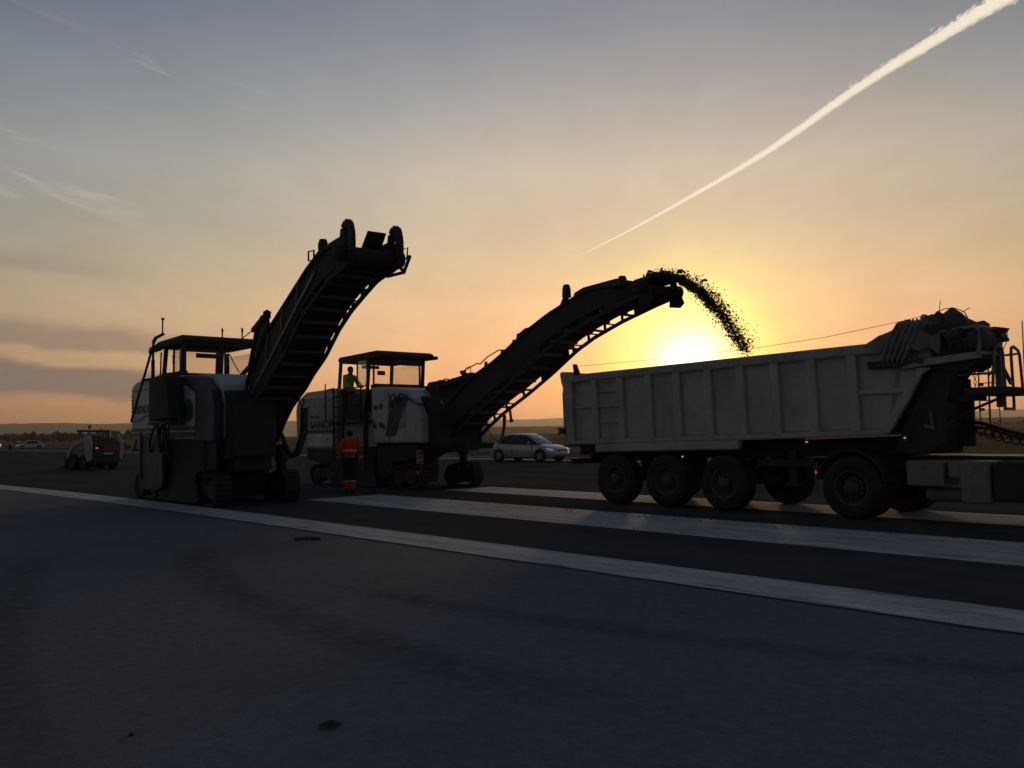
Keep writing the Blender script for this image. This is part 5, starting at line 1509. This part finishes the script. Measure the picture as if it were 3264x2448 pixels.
STAND = dict(pelvis=(0, 0, 0.93), spine=(0.03, 0, 1.14), chest=(0.06, 0, 1.33), neck=(0.11, 0, 1.46), skull=(0.17, 0, 1.545), crown=(0.19, 0, 1.61), chin=(0.22, 0, 1.485), nose=(0.275, 0, 1.53),
             shL=(0.06, 0.175, 1.38), elL=(0.0, 0.27, 1.14), wrL=(0.12, 0.285, 0.93), shR=(0.06, -0.175, 1.38), elR=(0.0, -0.27, 1.14), wrR=(0.12, -0.285, 0.92),
             hipL=(0, 0.09, 0.88), knL=(0.05, 0.085, 0.49), anL=(0.0, 0.075, 0.085), toL=(0.15, 0.09, 0.04), hipR=(0, -0.09, 0.88), knR=(0.02, -0.085, 0.49), anR=(-0.06, -0.075, 0.085), toR=(0.09, -0.09, 0.04))
person('person', 'worker in orange jacket seen from behind, head bowed, walking past the right-hand milling machine', (-4.34, 23.55, 0), R(98), STAND, M['orange'], M['navy'], M['orange'])
OPER = dict(STAND)
OPER.update(chest=(0.1, 0, 1.33), neck=(0.14, 0, 1.47), skull=(0.17, 0, 1.57), crown=(0.17, 0, 1.645), chin=(0.225, 0, 1.51), nose=(0.275, 0, 1.56), shL=(0.1, 0.18, 1.385), shR=(0.1, -0.18, 1.385),
            elL=(0.25, 0.24, 1.16), wrL=(0.48, 0.16, 1.08), elR=(0.2, -0.25, 1.14), wrR=(0.44, -0.2, 1.05))
person('person', 'machine operator in green hi-vis top standing at the controls under the canopy', tuple(rw(22, 15.4) + HD * -1.86 + NN * -0.86 + Vector((0, 0, 1.96))), RWZ + R(8), OPER, M['lime'], M['navy'], bands=False)
WALK = dict(STAND)
WALK.update(knL=(0.16, 0.09, 0.5), anL=(0.22, 0.08, 0.09), toL=(0.38, 0.09, 0.05), knR=(-0.04, -0.09, 0.5), anR=(-0.2, -0.08, 0.12), toR=(-0.06, -0.09, 0.04), skull=(0.12, 0, 1.58), crown=(0.12, 0, 1.65), chin=(0.17, 0, 1.52), nose=(0.22, 0, 1.57), neck=(0.08, 0, 1.48))
person('person', 'distant worker in yellow hi-vis vest standing far off near the left horizon', (-66.9, 118.0, 0), R(-70), WALK, M['lime_yellow'], M['navy'], bands=False)

# ------------------------------------------------------------------ cars
def car(name, label, loc, rz, body, group=None, lights=0.0):
    root = thing(name, label, 'car', loc, rz, group)
    # stations: x, z_sill, z_belt, half width at sill, at belt
    S = [(-2.08, 0.45, 0.78, 0.62, 0.66), (-2.02, 0.33, 0.93, 0.76, 0.78), (-1.75, 0.26, 0.98, 0.84, 0.85), (-1.3, 0.22, 0.97, 0.88, 0.875), (-0.5, 0.2, 0.94, 0.89, 0.88), (0.3, 0.2, 0.93, 0.89, 0.875), (0.9, 0.2, 0.92, 0.885, 0.86),
         (1.2, 0.22, 0.90, 0.88, 0.83), (1.6, 0.23, 0.84, 0.86, 0.78), (1.9, 0.25, 0.76, 0.81, 0.7), (2.08, 0.27, 0.66, 0.7, 0.6), (2.16, 0.33, 0.52, 0.55, 0.5)]
    def ringof(x, zs, zb_, hs, hb):
        h = zb_ - zs
        pts = [(0, zs), (hs * 0.75, zs), (hs * 0.96, zs + 0.04 * h), (hs, zs + 0.3 * h), (hs * 1.01, zs + 0.55 * h), (hb * 1.015, zs + 0.8 * h), (hb * 0.98, zs + 0.96 * h), (hb * 0.86, zb_), (hb * 0.45, zb_ + 0.02), (0, zb_ + 0.025)]
        return [(x, y, z) for y, z in pts] + [(x, -y, z) for y, z in pts[-2:0:-1]]
    v, f = [], []
    for s in S:
        v += ringof(*s)
    n = len(ringof(*S[0]))
    for i in range(len(S) - 1):
        for k in range(n):
            f.append((i * n + k, i * n + (k + 1) % n, (i + 1) * n + (k + 1) % n, (i + 1) * n + k))
    f.append(tuple(range(n)))
    f.append(tuple((len(S) - 1) * n + k for k in range(n - 1, -1, -1)))
    mb = MB()
    mb.add(v, f)
    bo = mb.build('body', body, root, smooth=True)
    # greenhouse
    G = [(-1.98, 0.93, 0.95, 0.70, 0.62), (-1.82, 0.95, 1.10, 0.77, 0.62), (-1.4, 0.96, 1.36, 0.83, 0.61), (-0.7, 0.94, 1.465, 0.85, 0.63), (0.0, 0.93, 1.45, 0.85, 0.62), (0.4, 0.93, 1.39, 0.84, 0.60), (0.8, 0.92, 1.18, 0.82, 0.62), (1.22, 0.90, 0.925, 0.76, 0.64)]
    def gring(x, zb_, zt_, hb, ht):
        pts = [(0, zb_), (hb, zb_), (hb * 0.55 + ht * 0.45, zb_ + (zt_ - zb_) * 0.55), (ht, zb_ + (zt_ - zb_) * 0.93), (ht * 0.8, zt_), (0, zt_ + 0.01)]
        return [(x, y, z) for y, z in pts] + [(x, -y, z) for y, z in pts[-2:0:-1]]
    v, f = [], []
    for s in G:
        v += gring(*s)
    n = len(gring(*G[0]))
    for i in range(len(G) - 1):
        for k in range(n):
            f.append((i * n + k, i * n + (k + 1) % n, (i + 1) * n + (k + 1) % n, (i + 1) * n + k))
    f.append(tuple(range(n)))
    f.append(tuple((len(G) - 1) * n + k for k in range(n - 1, -1, -1)))
    mb = MB()
    mb.add(v, f)
    mb.build('windows', M['carglass'], root, smooth=True)
    # roof skin and pillars just proud of the glass
    top = [(g[0], g[2], g[4]) for g in G[2:6]]
    v = []
    for x, z, h in top:
        v += [(x, yy * h, z + dz__) for yy, dz__ in ((-1.03, -0.05), (-0.85, 0.012), (0, 0.024), (0.85, 0.012), (1.03, -0.05))]
    mb = MB()
    mb.add(v, [(i * 5 + k, i * 5 + k + 1, (i + 1) * 5 + k + 1, (i + 1) * 5 + k) for i in range(len(top) - 1) for k in range(4)])
    mb.build('roof', body, root, smooth=True)
    for s in (-1, 1):
        mb = MB()
        mb.tube([(1.2, s * 0.74, 0.93), (0.8, s * 0.70, 1.17), (0.4, s * 0.635, 1.37)], 0.035, 6)
        mb.build('windscreen_pillar', body, root, smooth=True)
        mb = MB()
        mb.prism([(-1.95, 0.95), (-1.35, 0.97), (-1.0, 1.25), (-0.95, 1.39), (-1.4, 1.33), (-1.8, 1.09)], *sorted((s * 0.71, s * 0.83)))
        q = mb.build('rear_quarter', body, root)
        mb = MB()
        mb.beam((-0.42, s * 0.86, 0.94), (-0.48, s * 0.65, 1.43), 0.05, 0.03)
        mb.build('door_pillar', M['decal'], root)
        mb = MB()
        mb.blob((0.72, s * 0.97, 0.98), (0.09, 0.11, 0.075), 1, 0.1, 2)
        mb.build('door_mirror', body, root, smooth=True)
        mb = MB()
        mb.prism([(1.72, 0.62), (1.62, 0.74), (1.95, 0.70), (2.06, 0.6), (1.98, 0.56)], *sorted((s * 0.56, s * 0.815)))
        mb.build('headlight', M['headlight'], root, bevel=0.02)
        mb = MB()
        mb.prism([(-2.0, 0.72), (-2.06, 0.9), (-1.8, 0.93), (-1.74, 0.8)], *sorted((s * 0.6, s * 0.865)))
        mb.build('tail_light', M['tail'], root, bevel=0.02)
        mb = MB()
        mb.box(-1.0, 0.95, *sorted((s * 0.86, s * 0.9)), 0.2, 0.27)
        mb.build('sill_trim', M['decal'], root)
        for dx__ in (0.15, -0.75):
            mb = MB()
            mb.box(dx__ - 0.1, dx__ + 0.1, *sorted((s * 0.885, s * 0.91)), 0.8, 0.83)
            mb.build('door_handle', body, root)
        for seam in (0.85, -0.42, -1.3):
            mb = MB()
            mb.beam((seam, s * 0.898, 0.3), (seam - 0.02, s * 0.893, 0.9), 0.012, 0.02)
            mb.build('door_seam', M['decal'], root)
        for wx in (-1.32, 1.32):
            mb = MB()
            mb.lathe([(0.17, 0), (0.36, 0), (0.36, -s * 0.1), (0.17, -s * 0.1)], (wx, s * 0.895, 0.34), n=28)
            mb.build('wheel_arch', M['decal'], root)
            mb = MB()
            mb.lathe([(0.2, 0.0), (0.29, 0.0), (0.315, -s * 0.03), (0.315, -s * 0.17), (0.28, -s * 0.2)], (wx, s * 0.915, 0.315), n=28)
            ty = mb.build('wheel', M['rubber'], root, smooth=True)
            mb = MB()
            mb.lathe([(0.215, -s * 0.005), (0.2, -s * 0.03), (0.19, -s * 0.08), (0, -s * 0.09)], (wx, s * 0.915, 0.315), n=24)
            mb.build('rim', M['rim'], ty, smooth=True)
            mb = MB()
            for k in range(5):
                a = 2 * PI * k / 5 + 0.3
                mb.beam((wx, s * 0.9, 0.315), (wx + 0.2 * math.cos(a), s * 0.908, 0.315 + 0.2 * math.sin(a)), 0.045, 0.03, (0, 1, 0))
            mb.build('rim_spokes', M['alloy'], ty)
    mb = MB()
    mb.prism([(2.06, 0.52), (2.17, 0.5), (2.12, 0.64), (2.03, 0.66)], -0.42, 0.42)
    mb.build('grille', M['decal'], root, bevel=0.01)
    mb = MB()
    mb.prism([(1.95, 0.24), (2.175, 0.28), (2.165, 0.4), (1.95, 0.42)], -0.6, 0.6)
    mb.build('lower_intake', M['decal'], root, bevel=0.01)
    mb = MB()
    mb.box(2.165, 2.185, -0.26, 0.26, 0.42, 0.52)
    mb.build('number_plate', M['whiteplate'], root)
    return root


M['silver'] = paint('silver_car_paint', (0.5, 0.52, 0.55), 0.3, metal=0.4, var=0.04)
M['carwhite'] = paint('white_car_paint', (0.75, 0.75, 0.75), 0.35, var=0.04)
M['carglass'] = paint('dark_car_glass', (0.03, 0.032, 0.035), 0.08, var=0.02, spec=0.6)
M['headlight'] = lamp_mat('headlight_lens', (0.75, 0.8, 0.9), 0.1)
M['tail'] = paint('red_tail_lens', (0.3, 0.02, 0.02), 0.2)
M['alloy'] = paint('alloy', (0.45, 0.46, 0.47), 0.35, metal=0.7)
car('hatchback', 'silver hatchback crossing behind between the conveyor and the tipper', (0.82, 46.7, 0), math.atan2(-0.60, 0.80), M['silver'], lights=1)
car('hatchback', 'small distant white car near the left horizon, beside the skid-steer loader', (-82.2, 151.0, 0), math.atan2(-0.55, -0.83), M['carwhite'])
car('hatchback', 'white car cut off by the left edge of the view, behind the distant worker', (-90.2, 152.0, 0), math.atan2(-0.25, -0.97), M['carwhite'])

# ------------------------------------------------------------------ skid-steer loader
M['ss_white'] = paint('pale_loader_paint', (0.42, 0.47, 0.53), 0.5, dirt=(0.2, 0.18, 0.16), dirt_amt=0.5)
M['ss_blue'] = paint('blue_grey_loader_paint', (0.2, 0.28, 0.38), 0.5, dirt=(0.15, 0.14, 0.13), dirt_amt=0.5)
M['ss_red'] = paint('dull_red_panel', (0.3, 0.04, 0.035), 0.5)
sk = thing('skid_steer_loader', 'small white and blue skid-steer loader seen from behind with red tail lamp and roof beacon', 'loader', (-21.3, 45.0, 0), math.atan2(0.62, -0.78))
tracked(sk, 'chassis', M['dark'], lambda b: b.prism([(-1.2, 0.3), (-1.25, 0.95), (0.9, 0.95), (1.0, 0.3)], -0.55, 0.55), bevel=0.03)
rd = tracked(sk, 'rear_door', M['dark'], lambda b: b.prism([(-1.38, 0.32), (-1.4, 1.25), (-1.3, 1.42), (-1.1, 1.42), (-1.1, 0.32)], -0.66, 0.66), bevel=0.05)
tracked(rd, 'red_panel', M['ss_red'], lambda b: b.box(-1.415, -1.39, -0.62, 0.1, 0.95, 1.18))
tracked(rd, 'sign_plate', M['whiteplate'], lambda b: b.box(-1.42, -1.395, -0.3, 0.15, 0.78, 0.86))
tracked(rd, 'tail_lamp', M['lamp_red'], lambda b: b.box(-1.42, -1.39, 0.44, 0.56, 1.06, 1.14), bevel=0.01)
tracked(rd, 'grille_bar', M['steel'], lambda b: b.box(-1.41, -1.39, -0.6, 0.6, 1.24, 1.27))
tracked(sk, 'engine_cover', M['dark'], lambda b: b.prism([(-1.2, 1.3), (-1.15, 1.55), (-0.55, 1.62), (-0.5, 1.3)], -0.55, 0.55), bevel=0.04)
for s in (-1, 1):
    tracked(sk, 'rear_tower', M['ss_white'], lambda b: b.prism([(-1.35, 0.5), (-1.38, 1.35), (-1.2, 1.72), (-0.95, 1.75), (-0.8, 1.35), (-0.9, 0.7), (-1.1, 0.4)], *sorted((s * 0.68, s * 0.84))), bevel=0.03)
    tracked(sk, 'lift_arm', M['ss_white'], lambda b: (b.beam((-1.1, s * 0.76, 1.62), (0.5, s * 0.76, 1.25), 0.12, 0.22), b.beam((0.45, s * 0.76, 1.3), (1.25, s * 0.76, 0.45), 0.12, 0.2)), bevel=0.02)
    tracked(sk, 'side_panel', M['ss_blue'], lambda b: b.prism([(-0.9, 0.6), (-0.85, 1.15), (0.6, 1.05), (0.7, 0.6)], *sorted((s * 0.56, s * 0.62))))
    tracked(sk, 'lift_cylinder', M['steel'], lambda b: b.tube([(-0.95, s * 0.72, 0.8), (0.3, s * 0.72, 1.2)], 0.045, 8), smooth=True)
    for wx in (-0.62, 0.52):
        mb = MB()
        mb.lathe([(0.2, 0), (0.33, s * 0.01), (0.37, -s * 0.04), (0.38, -s * 0.1), (0.37, -s * 0.22), (0.3, -s * 0.25)], (wx, s * 0.83, 0.38), n=24)
        ty = mb.build('wheel', M['rubber'], sk, smooth=True)
        mb = MB()
        mb.lathe([(0.21, 0), (0.17, -s * 0.06), (0, -s * 0.06)], (wx, s * 0.83, 0.38), n=20)
        mb.build('rim', M['rim'], ty, smooth=True)
        mb = MB()
        for k in range(14):
            a = 2 * PI * k / 14
            mb.beam((wx + 0.375 * math.cos(a), s * 0.82, 0.38 + 0.375 * math.sin(a)), (wx + 0.38 * math.cos(a + 0.15), s * 0.6, 0.38 + 0.38 * math.sin(a + 0.15)), 0.05, 0.035)
        tag(mb.build('tread_lugs', M['rubber'], ty), kind='stuff')
def _cabf(b):
    for xx in (-0.55, 0.5):
        for yy in (-0.48, 0.48):
            b.beam((xx, yy, 0.95), (xx + (0.05 if xx < 0 else -0.05), yy, 1.93), 0.08)
    b.beam((-0.5, -0.48, 1.35), (-0.5, 0.48, 1.35), 0.06)
cf_ = tracked(sk, 'cab_frame', M['ss_blue'], _cabf)
tracked(cf_, 'cab_roof', M['black'], lambda b: b.prism([(-0.68, 1.9), (-0.66, 1.99), (0.6, 2.02), (0.62, 1.92)], -0.56, 0.56), bevel=0.03)
tracked(cf_, 'cab_glass', M['pane'], lambda b: b.box(-0.53, -0.52, -0.44, 0.44, 1.38, 1.88))
tracked(cf_, 'seat_back', M['black'], lambda b: b.box(-0.4, -0.25, -0.28, 0.28, 0.95, 1.7), bevel=0.05)
tracked(cf_, 'side_mesh', M['ss_blue'], lambda b: [b.beam((-0.5 + 0.2 * k, 0.48, 1.0), (-0.5 + 0.2 * k, 0.48, 1.9), 0.02) for k in range(1, 5)] + [b.beam((-0.5, 0.48, 1.1 + 0.2 * k), (0.48, 0.48, 1.1 + 0.2 * k), 0.02) for k in range(4)])
tracked(cf_, 'beacon', M['red'], lambda b: (b.lathe([(0, 2.08), (0.06, 2.09), (0.075, 2.15), (0.07, 2.23), (0, 2.27)], (-0.35, 0.35, 0), 'z', 14), b.tube([(-0.35, 0.35, 1.98), (-0.35, 0.35, 2.09)], 0.02, 8)), smooth=True)
tracked(sk, 'exhaust_pipe', M['steel'], lambda b: b.tube([(-0.85, -0.4, 1.55), (-0.85, -0.4, 1.95)], 0.06, 10), smooth=True)
tracked(sk, 'bucket', M['black'], lambda b: b.prism([(1.1, 0.12), (1.08, 0.65), (1.2, 0.78), (1.3, 0.7), (1.24, 0.25), (1.95, 0.08), (1.95, 0.04), (1.2, 0.05)], -0.85, 0.85), bevel=0.01)

# ------------------------------------------------------------------ lattice mast and pole beyond the tractor
M['mast'] = paint('galvanised_mast', (0.2, 0.17, 0.15), 0.6, metal=0.2)
ms = thing('lattice_mast', 'steel lattice light mast standing far behind the tipper catwalk', 'mast', (48.5, 90.0, 0), R(18))
W2, HM = 0.62, 8.3
for sx in (-1, 1):
    for sy in (-1, 1):
        tracked(ms, 'mast_leg', M['mast'], lambda b: b.beam((sx * W2, sy * W2, 0), (sx * W2, sy * W2, HM), 0.1 if sx < 0 else 0.075))
lv = [0.4, 1.35, 2.2, 3.05, 4.0, 4.9, 5.8, 6.7, 7.6, 8.2]
for i, z in enumerate(lv):
    for (p, q) in (((-W2, -W2), (W2, -W2)), ((-W2, W2), (W2, W2)), ((-W2, -W2), (-W2, W2)), ((W2, -W2), (W2, W2))):
        tracked(ms, 'mast_rung', M['mast'], lambda b: b.beam((*p, z), (*q, z), 0.055))
for z0, z1 in ((0.4, 1.35), (6.7, 7.6), (7.6, 8.2)):
    for s in (-1, 1):
        tracked(ms, 'mast_brace', M['mast'], lambda b: (b.beam((-W2, s * W2, z0), (W2, s * W2, z1), 0.05)))
        tracked(ms, 'mast_brace', M['mast'], lambda b: (b.beam((W2, s * W2, z0), (-W2, s * W2, z1), 0.05)))
for z in (3.1, 5.6):
    tracked(ms, 'floodlight', M['dark'], lambda b: (b.box(-1.35, -0.85, -0.2, 0.1, z - 0.14, z + 0.14), b.beam((-0.9, 0, z), (-W2, 0, z - 0.1), 0.07)), bevel=0.02)
tracked(ms, 'cable_run', M['hose'], lambda b: (b.tube([(-W2 - 0.1, -W2, 0), (-W2 - 0.12, -W2, 5), (-W2 - 0.05, -W2, 6.2), (-0.2, -W2, 7.0)], 0.05, 6)), smooth=True)
pl = thing('pole', 'thin plain pole rising beside the right edge of the view', 'pole', (34.8, 60.0, 0), 0)
tracked(pl, 'shaft', M['mast'], lambda b: b.tube([(0, 0, 0), (0, 0, 5), (0, 0, 8.6)], [0.06, 0.05, 0.035], 8), smooth=True)
tracked(pl, 'foot', M['steel'], lambda b: b.box(-0.2, 0.2, -0.2, 0.2, -0.1, 0.08))

# ------------------------------------------------------------------ far buildings on the left horizon
M['bwall'] = paint('pale_render', (0.4, 0.38, 0.35), 0.8)
M['broof'] = paint('dull_roof', (0.2, 0.14, 0.11), 0.8)
def house(label, az, d, wd, dp, h, roof=0.0, rz=0.2):
    b0 = thing('far_building', label, 'building', (d * math.sin(R(az)), d * math.cos(R(az)), -0.1), rz, 'buildings on the left horizon')
    wl = tracked(b0, 'wall', M['bwall'], lambda b: b.box(-wd / 2, wd / 2, -dp / 2, dp / 2, 0, h))
    tracked(b0, 'roof', M['broof'], lambda b: b.prism([(-wd / 2 - 0.3, h + 0.003), (wd / 2 + 0.3, h + 0.003), (wd / 2 * (0.2 if roof else 1.0), h + 0.4 + roof), (-wd / 2 * (0.2 if roof else 1.0), h + 0.4 + roof)], -dp / 2 - 0.3, dp / 2 + 0.3))
    nw = max(2, int(wd / 4))
    for k in range(nw):
        x = -wd / 2 + wd * (k + 0.5) / nw
        tracked(wl, 'window', M['carglass'], lambda b: b.box(x - 0.8, x + 0.8, -dp / 2 - 0.05, -dp / 2 + 0.05, h * 0.4, h * 0.75))
house('low pale shed on the horizon between the distant white car and the loader', -26.9, 900, 20, 9, 4.5)
house('pale flat-roofed block on the horizon above the distant worker', -29.4, 1150, 12, 9, 9.0)
house('long low building on the horizon above the distant white car', -28.2, 1250, 34, 10, 6.0, 1.6)
house('small gabled house on the horizon just left of the loader cab', -25.4, 1000, 12, 8, 5.5, 2.4)
